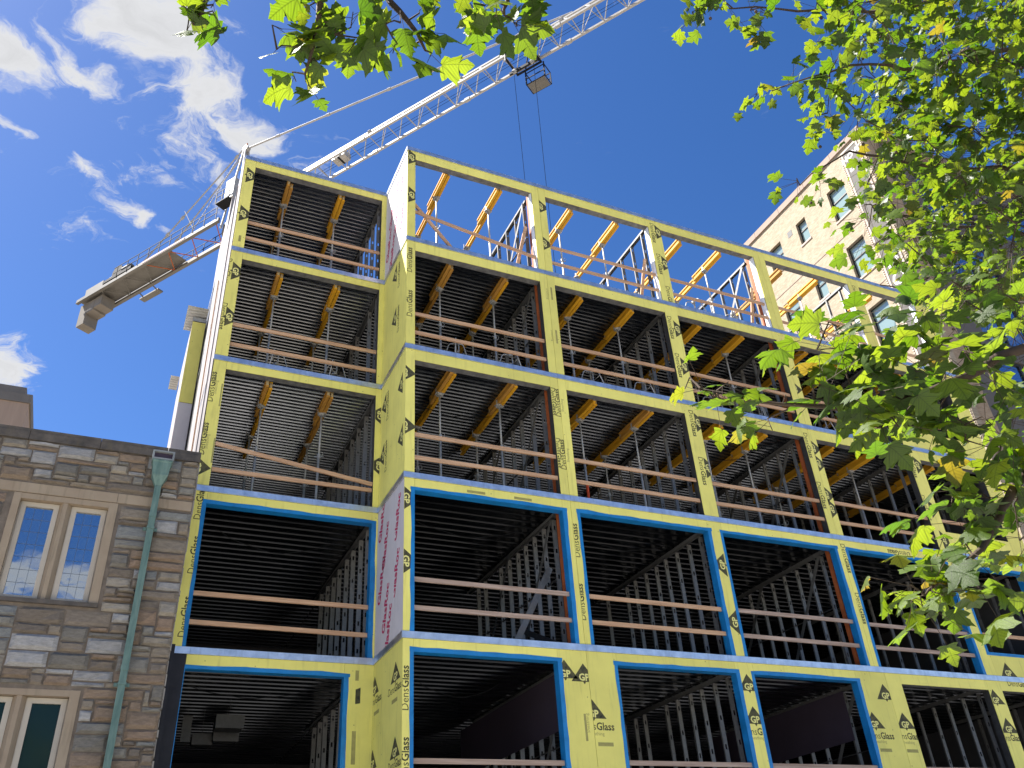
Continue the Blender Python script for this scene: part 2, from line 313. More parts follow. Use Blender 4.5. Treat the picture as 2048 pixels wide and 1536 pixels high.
# ---------------------------------------------------------------- mesh and object helpers
class MB:
    def __init__(s): s.v = []; s.f = []; s.mi = []
    def box(s, x0, x1, y0, y1, z0, z1, mi=0):
        i = len(s.v)
        s.v += [(x0, y0, z0), (x1, y0, z0), (x1, y1, z0), (x0, y1, z0), (x0, y0, z1), (x1, y0, z1), (x1, y1, z1), (x0, y1, z1)]
        s.f += [(i, i + 3, i + 2, i + 1), (i + 4, i + 5, i + 6, i + 7), (i, i + 1, i + 5, i + 4), (i + 1, i + 2, i + 6, i + 5), (i + 2, i + 3, i + 7, i + 6), (i + 3, i, i + 4, i + 7)]
        s.mi += [mi] * 6
        return s
    def tube(s, p0, p1, r0, r1=None, n=8, mi=0, cap=True):
        p0 = Vector(p0); p1 = Vector(p1); r1 = r0 if r1 is None else r1
        d = (p1 - p0).normalized(); a = d.orthogonal().normalized(); b = d.cross(a); i = len(s.v)
        for p, r in ((p0, r0), (p1, r1)):
            for k in range(n):
                t = 2 * math.pi * k / n
                s.v.append(tuple(p + a * (r * math.cos(t)) + b * (r * math.sin(t))))
        for k in range(n):
            s.f.append((i + k, i + (k + 1) % n, i + n + (k + 1) % n, i + n + k)); s.mi.append(mi)
        if cap:
            s.f.append(tuple(i + k for k in reversed(range(n)))); s.f.append(tuple(i + n + k for k in range(n))); s.mi += [mi, mi]
        return s
    def path(s, pts, rads, n=7, mi=0):
        """A bent tapered tube through pts, rings shared so that it is one surface."""
        pts = [Vector(p) for p in pts]; i0 = len(s.v); a = None
        for k, p in enumerate(pts):
            d = (pts[min(k + 1, len(pts) - 1)] - pts[max(k - 1, 0)]).normalized()
            a = d.orthogonal().normalized() if a is None else (a - d * a.dot(d)).normalized()
            b = d.cross(a); r = rads[k] if isinstance(rads, (list, tuple)) else rads
            for q in range(n):
                t = 2 * math.pi * q / n
                s.v.append(tuple(p + a * (r * math.cos(t)) + b * (r * math.sin(t))))
        for k in range(len(pts) - 1):
            for q in range(n):
                x = i0 + k * n
                s.f.append((x + q, x + (q + 1) % n, x + n + (q + 1) % n, x + n + q)); s.mi.append(mi)
        s.f.append(tuple(i0 + q for q in reversed(range(n)))); s.f.append(tuple(i0 + (len(pts) - 1) * n + q for q in range(n))); s.mi += [mi, mi]
        return s
    def beam(s, p0, p1, w, h, upv=(0, 0, 1), mi=0):
        """A square bar from p0 to p1, w across and h along upv."""
        p0 = Vector(p0); p1 = Vector(p1); d = (p1 - p0).normalized(); u = Vector(upv); u = (u - d * u.dot(d))
        if u.length < 1e-4: u = d.orthogonal()
        u.normalize(); x = d.cross(u); i = len(s.v)
        for p in (p0, p1):
            for a, b in ((-1, -1), (1, -1), (1, 1), (-1, 1)):
                s.v.append(tuple(p + x * (a * w / 2) + u * (b * h / 2)))
        s.f += [(i, i + 1, i + 2, i + 3), (i + 7, i + 6, i + 5, i + 4), (i, i + 4, i + 5, i + 1), (i + 1, i + 5, i + 6, i + 2), (i + 2, i + 6, i + 7, i + 3), (i + 3, i + 7, i + 4, i)]
        s.mi += [mi] * 6
        return s
    def face(s, pts, mi=0):
        i = len(s.v); s.v += [tuple(p) for p in pts]; s.f.append(tuple(range(i, i + len(pts)))); s.mi.append(mi)
        return s
    def mesh(s, name, mats, smooth=False):
        me = bpy.data.meshes.new(name); me.from_pydata(s.v, [], s.f)
        for m in (mats if isinstance(mats, (list, tuple)) else [mats]): me.materials.append(m)
        if any(s.mi): me.polygons.foreach_set('material_index', s.mi)
        if smooth: me.polygons.foreach_set('use_smooth', [True] * len(s.f))
        me.update()
        return me
def link(name, me, parent=None):
    o = bpy.data.objects.new(name, me); COL.objects.link(o)
    if parent is not None:
        o.parent = parent
        o.matrix_parent_inverse = PINV.get(parent.name, Matrix.Identity(4))
        PINV[o.name] = Matrix.Identity(4)
    return o
PINV = {}
def part(name, mb, mats, parent, smooth=False):
    """One part, given in the coordinates of the place."""
    return link(name, mb.mesh(name, mats, smooth), parent)
def tag(o, label, cat, group=None):
    o['label'] = label; o['category'] = cat
    if group: o['group'] = group
    return o
def thing(name, label, cat, loc=(0, 0, 0), group=None, local=False):
    o = bpy.data.objects.new(name, None); COL.objects.link(o); o.location = loc; o.empty_display_size = 0.3
    PINV[o.name] = Matrix.Identity(4) if local else Matrix.Translation(-Vector(loc))
    return tag(o, label, cat, group)
def structure(name, mb, mats):
    o = link(name, mb.mesh(name, mats)); o['kind'] = 'structure'
    return o
def copy_thing(root, loc, label, group=None):
    r = root.copy(); COL.objects.link(r); r.location = loc; r['label'] = label
    if group: r['group'] = group
    for ch in root.children:
        c = ch.copy(); COL.objects.link(c); c.parent = r
        for g in ch.children:
            d = g.copy(); COL.objects.link(d); d.parent = c
    return r
BX = lambda *a: MB().box(*a)

# ---------------------------------------------------------------- ground, street, pavements
ASPH = mat('asphalt', (0.09, 0.09, 0.09), 0.9, var=0.25, scale=1.5, bump=0.3, bscale=60)
PAVE = mat('concrete_paving', (0.42, 0.40, 0.37), 0.9, var=0.12, scale=0.8, bump=0.15, bscale=40)
SOIL = mat('packed_ground', (0.24, 0.21, 0.17), 0.95, var=0.25, scale=0.3, bump=0.3, bscale=6)
PAINT = mat('road_paint', (0.75, 0.74, 0.70), 0.7, var=0.1)
structure('ground', MB().face([(-900, -900, -0.16), (900, -900, -0.16), (900, 900, -0.16), (-900, 900, -0.16)]), SOIL)
structure('road', MB().face([(-900, -26, -0.14), (900, -26, -0.14), (900, -17.2, -0.14), (-900, -17.2, -0.14)]), ASPH)
structure('pavement', BX(-120, 120, -17.0, 0.9, -0.3, 0.0), PAVE)
structure('far_pavement', BX(-120, 120, -34, -26.2, -0.3, 0.0), PAVE)
k = MB().box(-120, 120, -17.2, -17.0, -0.3, 0.006).box(-120, 120, -26.2, -26.0, -0.3, 0.006)
structure('kerb', k, CONC)
k = MB()
for i in range(-30, 30): k.box(i * 4.0, i * 4.0 + 2.0, -21.66, -21.54, -0.139, -0.136)
structure('road_marking', k, PAINT)

# ---------------------------------------------------------------- the modular building
S = [3.38, 6.705, 10.05, 13.341, 16.645, 19.895]      # tops of the slab edges, storey by storey
D = 1.858                                             # the left wing stands this far back
BACK = 12.0
COLS = [(0.0, 0.22), (3.66, 4.09), (7.54, 7.96), (11.44, 11.88), (15.32, 15.79), (18.30, 18.95)]
SEAMS = {1: 3.872, 3: 11.66}
bld = thing('modular_building', 'unfinished building of stacked modules in yellow sheathing with open bays', 'building', (7.5, 6.0, 0.0))
PANELS = []           # (plane, h0, h1, z0, z1, object) for the prints
G = 0.002
def plate(plane, h0, h1, z0, z1, m=None, name='sheathing_panel'):
    if plane == 'main': mb = BX(h0 + G, h1 - G, 0.0, 0.016, z0 + G, z1 - G)
    elif plane == 'wing': mb = BX(h0 + G, h1 - G, D, D + 0.016, z0 + G, z1 - G)
    else: mb = BX(0.0, 0.016, h0 + G, h1 - G, z0 + G, z1 - G)
    o = part(name, mb, m or YEL, bld)
    PANELS.append((plane, h0, h1, z0, z1, o))
    return o
def tape(plane, x0, x1, z0, z1, sill=False):
    """Blue flashing tape: a strip round the opening on the face and the lining of head and jambs, one frame; ends left a bit uneven."""
    y = 0.0 if plane == 'main' else D
    e = 0.075; t = 0.004; dp = 0.19
    jl = lambda: random.uniform(-0.012, 0.012)
    b = MB()
    zb = z0 - (e if sill else 0.0)
    def strip(p0, p1, inner, outer, up_, yy):
        # outer edge hand laid: it wanders a little
        n_ = max(4, int(abs(p1 - p0) / 0.28)); ed = [outer + random.gauss(0, 0.007) for _ in range(n_ + 1)]
        w_ = 0.0
        for i in range(n_ + 1): w_ = 0.7 * w_ + random.gauss(0, 0.004); ed[i] += w_
        for i in range(n_):
            a, c = p0 + (p1 - p0) * i / n_, p0 + (p1 - p0) * (i + 1) / n_
            if up_: b.face([(inner, yy, a), (ed[i], yy, a), (ed[i + 1], yy, c), (inner, yy, c)])
            else: b.face([(a, yy, inner), (c, yy, inner), (c, yy, ed[i + 1]), (a, yy, ed[i])])
    strip(zb, z1 + 0.03 + jl(), x0 + t, x0 - e, True, y - 0.003)
    strip(zb, z1 + 0.03 + jl(), x1 - t, x1 + e + 0.02, True, y - 0.003)
    strip(x0 - e - 0.01 + jl(), x1 + e + 0.03 + jl(), z1 - t, z1 + e, False, y - 0.0055)      # the head laps over
    b.box(x0, x0 + t, y, y + dp, zb, z1); b.box(x1 - t, x1, y, y + dp, zb, z1); b.box(x0 + t, x1 - t, y, y + dp, z1 - t, z1)
    if sill:
        b.box(x0 - e, x1 + e, y - 1.6 * t, y - 0.5 * t, z0 - e, z0 + t); b.box(x0 + t, x1 - t, y, y + dp, z0, z0 + t)
    part('flashing_tape', b, BLUE, bld)

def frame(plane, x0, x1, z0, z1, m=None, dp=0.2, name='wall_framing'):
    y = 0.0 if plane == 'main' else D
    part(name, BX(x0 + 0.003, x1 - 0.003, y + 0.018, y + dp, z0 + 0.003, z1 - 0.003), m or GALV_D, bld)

OPEN = []      # (storey, bay, plane, x0, x1, z0, z1)
for r in range(1, 6):
    z0, z1 = S[r - 1], S[r]
    zt = z1 - 0.13
    lo = 0.37 if r == 1 else (0.39 if r == 2 else 0.41)
    head = z1 - lo
    if r == 1: cols = [(0.0, 0.21), (3.21, 4.57), (7.55, 8.03), (10.98, 12.37), (15.30, 15.78), (18.30, 18.95)]
    else: cols = COLS
    for ci, (a, b) in enumerate(cols):
        sm = SEAMS.get(ci)
        if r == 1 and ci == 3: sm = 11.90
        if sm:
            plate('main', a, sm, z0, zt); plate('main', sm + 0.004, b, z0, zt)
        else: plate('main', a, b, z0, zt)
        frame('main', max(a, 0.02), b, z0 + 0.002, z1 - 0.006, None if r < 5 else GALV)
        if r == 5 and 0 < ci:
            # wrinkled film wrapped on the jamb that faces the sun
            f = MB(); n = 9; ya, yb = 0.02, 0.2
            hs_ = [z0 + (head - z0) * i / n for i in range(n + 1)]
            xs = [a - 0.012 - random.uniform(0, 0.035) for _ in hs_]; ym = [random.uniform(0.08, 0.15) for _ in hs_]
            for i in range(n):
                f.face([(a - 0.006, ya, hs_[i]), (a - 0.006, ya, hs_[i + 1]), (xs[i + 1], ym[i + 1], hs_[i + 1]), (xs[i], ym[i], hs_[i])])
                f.face([(xs[i], ym[i], hs_[i]), (xs[i + 1], ym[i + 1], hs_[i + 1]), (a - 0.004, yb + 0.02, hs_[i + 1]), (a - 0.004, yb + 0.02, hs_[i])])
            part('jamb_film', f, FILM, bld)
    for bi in range(5):
        a, b = cols[bi][1], cols[bi + 1][0]
        plate('main', a, b, head, zt)
        frame('main', a, b, head, z1 - 0.006, HEADER, name='header')
        zs = z0
        if bi == 4 and r in (2, 3, 4):
            zs = z0 + 0.60
            plate('main', a, b, z0, zs); frame('main', a, b, z0 + 0.002, zs)
        if (r == 2) or (r == 1 and bi < 3): tape('main', a, b, zs, head, sill=(zs > z0))
        OPEN.append((r, bi, 'main', a, b, zs, head))
    # wing
    wl, wr = (-3.65, -0.14) if r > 1 else (-3.60, -0.60)
    wh = z1 - (0.33 if r > 2 else 0.39)
    if r > 1: plate('wing', -3.93, wl, z0, zt)
    else: part('membrane_strip', BX(-3.93, wl - 0.01, D - 0.01, D + 0.016, z0, zt), BLACKM, bld)
    plate('wing', wr, 0.0, z0, zt)
    plate('wing', wl, wr, wh, zt)
    frame('wing', -3.93, wl, z0 + 0.002, z1 - 0.006); frame('wing', wr, -0.004, z0 + 0.002, z1 - 0.006); frame('wing', wl, wr, wh, z1 - 0.006, HEADER, name='header')
    if r < 3: tape('wing', wl, wr, z0, wh)
    OPEN.append((r, -1, 'wing', wl, wr, z0, wh))
    # return wall between wing and front block
    plate('side', 0.018, 0.6 if r in (2, 5) else D, z0, zt, WHITE_B if r in (5, 2) else YEL)
    if r in (2, 5): plate('side', 0.604, D, z0, zt, WHITE_B)
    # slab edges: galvanised angle lengths, butted
    def edge(x0, x1, y, zz):
        part('slab_edge', MB().box(x0 + 0.002, x1 - 0.002, y - 0.022, y - 0.001, zz - 0.13, zz).box(x0 + 0.002, x1 - 0.002, y - 0.001, y + 0.12, zz - 0.004, zz), FLASH, bld)
    for x0, x1 in ((-0.02, 3.872), (3.872, 11.66), (11.66, 18.96)): edge(x0, x1, 0.0, z1)
    for x0, x1 in ((-3.94, -3.55), (-3.55, -0.02)): edge(x0, x1, D, z1)
    part('slab_edge', BX(-0.022, -0.001, 0.0, D - 0.025, z1 - 0.13, z1), FLASH, bld)
# ground storey under the picture, closed with the same sheathing
for a, b in ((0.0, 4.0), (4.0, 8.0), (8.0, 12.0), (12.0, 16.0), (16.0, 18.95)): plate('main', a, b, 0.0, S[0] - 0.13)
plate('wing', -3.93, 0.0, 0.0, S[0] - 0.13); plate('side', 0.018, D, 0.0, S[0] - 0.13)
part('slab_edge', BX(-0.02, 18.96, -0.022, -0.001, S[0] - 0.13, S[0]), FLASH, bld)
part('slab_edge', BX(-3.94, -0.02, D - 0.022, D - 0.001, S[0] - 0.13, S[0]), FLASH, bld)
part('ground_storey_wall', BX(0.03, 18.93, 0.03, 0.2, 0.0, S[0] - 0.22), GALV_D, bld)
part('ground_storey_wall', BX(-3.9, -0.01, D + 0.03, D + 0.2, 0.0, S[0] - 0.22), GALV_D, bld)

# floors, corrugated decks under them, outer walls
def deck(x0, x1, y0, y1, z, name='deck_sheet', wide=False, m=None):
    b = MB(); p = 0.305 if wide else 0.15; n = int((y1 - y0) / p); prof = []
    for i in range(n):
        y = y0 + i * p
        prof += [(y, 0.0), (y + 0.19, 0.0), (y + 0.21, 0.06), (y + 0.285, 0.06)] if wide else [(y, 0.0), (y + 0.062, 0.0), (y + 0.082, 0.042), (y + 0.13, 0.042)]
    prof.append((y0 + n * p, 0.0))
    for (ya, za), (yb, zb) in zip(prof, prof[1:]):
        b.face([(x0, ya, z + za), (x0, yb, z + zb), (x1, yb, z + zb), (x1, ya, z + za)])
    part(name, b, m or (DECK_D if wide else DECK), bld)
for r in range(0, 6):
    z = S[r]
    if r < 5: part('floor_slab', BX(0.03, 18.93, 0.205, BACK, z - 0.19, z - 0.006), CONC, bld)
    part('floor_slab', BX(-3.9, 0.02, D + 0.205, BACK, z - 0.19, z - 0.006), CONC, bld)
    if r == 0: continue
    if r < 5:
        for bi in range(5):
            xm0 = 0.03 if bi == 0 else (COLS[bi][0] + COLS[bi][1]) / 2 + 0.003
            xm1 = 18.9 if bi == 4 else (COLS[bi + 1][0] + COLS[bi + 1][1]) / 2 - 0.003
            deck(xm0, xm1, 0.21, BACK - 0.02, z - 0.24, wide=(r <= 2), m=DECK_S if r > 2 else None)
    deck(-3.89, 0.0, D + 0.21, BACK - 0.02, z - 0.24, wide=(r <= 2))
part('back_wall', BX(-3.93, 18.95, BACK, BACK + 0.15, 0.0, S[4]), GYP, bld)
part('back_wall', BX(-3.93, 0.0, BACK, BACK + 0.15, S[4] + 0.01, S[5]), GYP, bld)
for r in range(1, 6):
    if r < 5: part('end_wall', BX(18.90, 18.948, 0.205, BACK + 0.05, S[r - 1], S[r] - 0.15), GYP, bld)
    # white boards on the left flank, slightly staggered
    y = D + 0.03
    for w_ in (1.22, 1.22, 1.22, 1.3):
        off = random.uniform(0.0, 0.012)
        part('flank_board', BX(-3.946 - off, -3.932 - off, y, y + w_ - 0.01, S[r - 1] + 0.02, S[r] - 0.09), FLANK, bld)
        y += w_
    part('flank_framing', BX(-3.928, -3.80, D + 0.21, BACK - 0.01, S[r - 1] + 0.004, S[r] - 0.25), GALV_D, bld)
    part('slab_edge', BX(-3.95, -3.93, D + 0.01, BACK, S[r] - 0.08, S[r]), FLASH, bld)
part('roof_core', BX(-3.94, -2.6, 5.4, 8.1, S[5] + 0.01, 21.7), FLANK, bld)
# a stair core bumps out of the flank further back, with deck sheets reaching past it
for z0, z1, m in ((0.0, 12.9, WHITE_B), (12.92, 15.75, WHITE_B), (15.77, 18.75, YEL)):
    part('core_panel', BX(-4.36, -3.97, 8.2, 8.22, z0, z1), m, bld)
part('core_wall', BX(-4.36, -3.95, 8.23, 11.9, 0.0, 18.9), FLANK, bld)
part('core_edge', BX(-4.37, -3.97, 8.19, 8.215, 18.78, 18.92), FLASH, bld)
deck(-4.58, -3.96, 7.75, 9.2, 19.0, 'overhang_sheet', m=SHEET); deck(-4.66, -4.38, 11.3, 12.3, 18.6, 'overhang_sheet', m=SHEET)
part('flank_lath', MB().beam((-3.99, D + 0.3, S[2] - 0.2), (-3.97, D + 0.9, S[5] - 0.3), 0.03, 0.05), FLANK, bld)
part('flank_lath', MB().beam((-4.02, D + 1.4, S[2] - 0.2), (-3.98, D + 2.6, S[4] + 0.9), 0.03, 0.07), LUMBER, bld)

# party walls of steel studs between the bays
def stud_mesh(h):
    b = MB(); w = 0.10; t = 0.003; f = 0.042
    b.box(-w / 2, -0.02, 0, t, 0, h); b.box(0.02, w / 2, 0, t, 0, h)
    zz = 0.0
    for q in (0.35, 0.95, 1.55, 2.15, 2.7):
        b.box(-0.02, 0.02, 0, t, zz, q); zz = q + 0.10
    b.box(-0.02, 0.02, 0, t, zz, h)
    b.box(-w / 2, -w / 2 + t, t, f, 0, h); b.box(w / 2 - t, w / 2, t, f, 0, h)
    b.box(-w / 2 + t, -w / 2 + 0.014, f - t, f, 0, h)
    return b
H_ST = 2.94
STUD = stud_mesh(H_ST).mesh('stud', GALV)
def stud_wall(x, y0, r, step, n, brace=True):
    z = S[r - 1]; top = S[r] - 0.25 if r < 5 or x < 0.1 else z + 2.98
    w = part('stud_wall', MB().box(x - 0.055, x + 0.055, y0, y0 + step * n + 0.3, z + 0.001, z + 0.028), GALV_D, bld)      # sole track
    part('head_track', MB().box(x - 0.056, x - 0.053, y0, y0 + step * n + 0.3, top - 0.07, top).box(x - 0.053, x + 0.053, y0, y0 + step * n + 0.3, top - 0.006, top).box(x + 0.053, x + 0.056, y0, y0 + step * n + 0.3, top - 0.07, top), GALV, w)
    for i in range(n):
        if i > 1 and random.random() < 0.09: continue
        o = link('stud', STUD, w); o.rotation_euler = (random.gauss(0, 0.004), random.gauss(0, 0.004), random.gauss(0, 0.06)); o.location = (x + random.uniform(-0.004, 0.004), y0 + 0.12 + i * step + random.uniform(-0.02, 0.02), z + 0.03)
    if brace:
        part('strap_brace', MB().beam((x - 0.062, y0 + 0.15, top - 0.1), (x - 0.062, y0 + 2.3, z + 0.1), 0.004, 0.10), GALV, w)
        part('strap_brace', MB().beam((x - 0.068, y0 + 2.5, top - 0.1), (x - 0.068, y0 + 4.6, z + 0.1), 0.004, 0.10), GALV, w)
        part('bridging', MB().beam((x - 0.02, y0 + 0.1, z + 1.6), (x - 0.02, y0 + step * n, z + 1.6), 0.04, 0.016), GALV_D, w)
for r in range(1, 6):
    dense = r <= 2
    for bi in range(4):
        x = COLS[bi + 1][0] + (0.06 if r > 1 else 0.1)
        stud_wall(x, 0.45 if bi in (0, 2) else 0.3, r, 0.50 if dense else 0.61, 10 if dense else 8, brace=(bi in (0, 2)))
        if bi in (0, 2):
            part('steel_column', MB().box(x - 0.05, x + 0.05, 0.24, 0.36, S[r - 1], S[r] - 0.245), RUST, bld)
    stud_wall(-0.09, D + 0.28, r, 0.61, 8, brace=False)
    if r < 5: stud_wall(18.2, 0.3, r, 0.61, 5, brace=False)
for bi in (0, 2):      # board hung high on the party wall of the lowest visible storey
    x = COLS[bi + 1][0] + 0.1
    part('gypsum_board', BX(x - 0.09, x - 0.075, 1.0, 6.5, S[1] - 1.45, S[1] - 0.33), PURPLE, bld)
# loose bracing seen in the second storey, corner bay
part('raking_brace', MB().beam((2.55, 0.55, S[1] + 0.05), (3.62, 0.75, S[1] + 1.9), 0.02, 0.14), GALV, bld)
part('raking_brace', MB().beam((3.6, 0.5, S[1] + 0.1), (3.5, 2.2, S[1] + 0.95), 0.02, 0.12), GALV_D, bld)

# temporary cables drooping under the decks
for (x0, x1, y, r) in ((0.6, 3.3, 1.5, 2), (4.6, 7.2, 1.3, 2), (8.4, 10.9, 1.6, 3), (0.5, 3.0, 1.9, 3), (-3.2, -0.6, 3.4, 2), (4.4, 7.0, 1.7, 4), (12.3, 15.0, 1.4, 2), (-3.3, -1.0, 3.6, 1), (1.0, 2.9, 2.2, 1), (5.0, 7.2, 1.2, 1)):
    n_ = 9; sag = random.uniform(0.15, 0.5); zc_ = S[r] - 0.27
    part('temporary_cable', MB().path([(x0 + (x1 - x0) * i / n_, y + 0.05 * math.sin(i * 1.7), zc_ - sag * (1 - (2 * i / n_ - 1) ** 2)) for i in range(n_ + 1)], 0.009, n=5), CRANE_D, bld)
# guard rails of sawn lumber across every opening
def rail(x0, za, x1, zb, y, m, name='guard_rail'):
    part(name, MB().beam((x0, y, za), (x1, y, zb), 0.038, 0.089), m, bld)
for (r, bi, plane, a, b, z0, z1) in OPEN:
    if r == 1 and plane == 'wing': continue
    y = 0.075 if plane == 'main' else D + 0.075
    zf = S[r - 1]
    m = LUMBER_G if (r <= 2 and bi in (0, 2, 3)) or r == 1 else LUMBER
    j = lambda: random.uniform(-0.02, 0.02)
    if r >= 3: hts = (0.43, 0.98)
    elif r == 2: hts = (0.49, 1.08)
    else: hts = (0.5, 1.09)
    if r == 3 and plane == 'wing':
        rail(a + 0.01, zf + 0.44, b - 0.01, zf + 0.45, y, m); rail(a + 0.01, zf + 1.04, b - 0.01, zf + 0.58, y - 0.045, m); continue
    if r == 5 and plane == 'main' and bi == 0:
        rail(a + 0.01, zf + 0.98, b - 0.01, zf + 0.46, y, m); rail(a + 0.01, zf + 1.3, a + 1.05, zf + 0.05, y + 0.05, m, 'diagonal_lath'); continue
    for h in hts:
        if bi == 4 and h < 0.6 and r in (2, 3, 4): continue
        rail(a + 0.008, zf + h + j(), b - 0.008, zf + h + j(), y, m)
for bi in (0, 1, 2, 3):       # leaning laths beside the top-storey columns
    x = COLS[bi + 1][0]
    rail(x - 0.52, S[4] + 0.05, x - 0.12, S[4] + 1.75, 0.3, LUMBER, 'leaning_lath')

# ---------------------------------------------------------------- writing on the sheathing
def text_tris(body, size, bold=0.0):
    cu = bpy.data.curves.new('t', 'FONT'); cu.body = body; cu.size = size; cu.resolution_u = 2; cu.offset = bold
    cu.align_x = 'LEFT'
    o = bpy.data.objects.new('t', cu); COL.objects.link(o)
    dg = bpy.context.evaluated_depsgraph_get()
    me = bpy.data.meshes.new_from_object(o.evaluated_get(dg), depsgraph=dg)
    me.calc_loop_triangles()
    vs_ = [(v.co.x, v.co.y) for v in me.vertices]
    tr = [tuple(vs_[i] for i in t.vertices) for t in me.loop_triangles]
    COL.objects.unlink(o); bpy.data.objects.remove(o); bpy.data.curves.remove(cu); bpy.data.meshes.remove(me)
    return tr
def shift(tr, dx, dy, sx=1, sy=1): return [tuple((x * sx + dx, y * sy + dy) for x, y in t) for t in tr]
def width(tr): return max(x for t in tr for x, y in t)
t1 = text_tris('Dens', 0.2); t2 = text_tris('Glass', 0.2, 0.0045)
w1 = width(t1) + 0.012; w2 = width(t2); kx = 0.80 / (w1 + w2)
WORD = shift(t1, -0.40, -0.07, kx, 1.0) + shift(t2, -0.40 + w1 * kx, -0.07, kx, 1.0)
t3 = text_tris('Sheathing', 0.095); SUB = shift(t3, -width(t3) / 2, -0.03)
t4 = text_tris('GP', 0.19, 0.006); GP = shift(t4, -width(t4) / 2, -0.105)
TRI = [((-0.29, -0.13), (0.29, -0.13), (0.0, 0.23)), ((-0.035, -0.131), (0.0, -0.18), (0.035, -0.131))]
t5 = text_tris('GlasRoc', 0.30, 0.010); GLAS = shift(t5, -width(t5) / 2, -0.05)
def clip(poly, x0, x1, y0, y1):
    for ax, lim, sg in ((0, x0, 1), (0, x1, -1), (1, y0, 1), (1, y1, -1)):
        out = []
        for i in range(len(poly)):
            p, q = poly[i - 1], poly[i]
            dp, dq = (p[ax] - lim) * sg, (q[ax] - lim) * sg
            if dp >= 0 and dq >= 0: out.append(q)
            elif dp >= 0 > dq or dp < 0 <= dq:
                t = dp / (dp - dq); c = (p[0] + (q[0] - p[0]) * t, p[1] + (q[1] - p[1]) * t); out.append(c)
                if dq >= 0: out.append(q)
        poly = out
        if len(poly) < 3: return None
    return poly
def print_on(plane, tris, h, z, rot, m, lift, name):
    hs = -h if plane == 'side' else h
    # the panel that carries it
    best = None
    for P in PANELS:
        if P[0] != plane: continue
        dh = max(P[1] - h, 0, h - P[2]); dz = max(P[3] - z, 0, z - P[4])
        if best is None or dh + dz < best[0]: best = (dh + dz, P)
    P = best[1]; c, s = math.cos(math.radians(rot)), math.sin(math.radians(rot))
    lim = (-P[2], -P[1]) if plane == 'side' else (P[1], P[2])
    b = MB()
    for t in tris:
        q = clip([(hs + x * c - y * s, z + x * s + y * c) for x, y in t], lim[0] + 0.003, lim[1] - 0.003, P[3] + 0.003, P[4] - 0.003)
        if not q: continue
        if plane == 'main': b.face([(x, -lift, zz) for x, zz in q])
        elif plane == 'wing': b.face([(x, D - lift, zz) for x, zz in q])
        else: b.face([(-lift, -x, zz) for x, zz in q])
    if b.f: part(name, b, m, P[5])
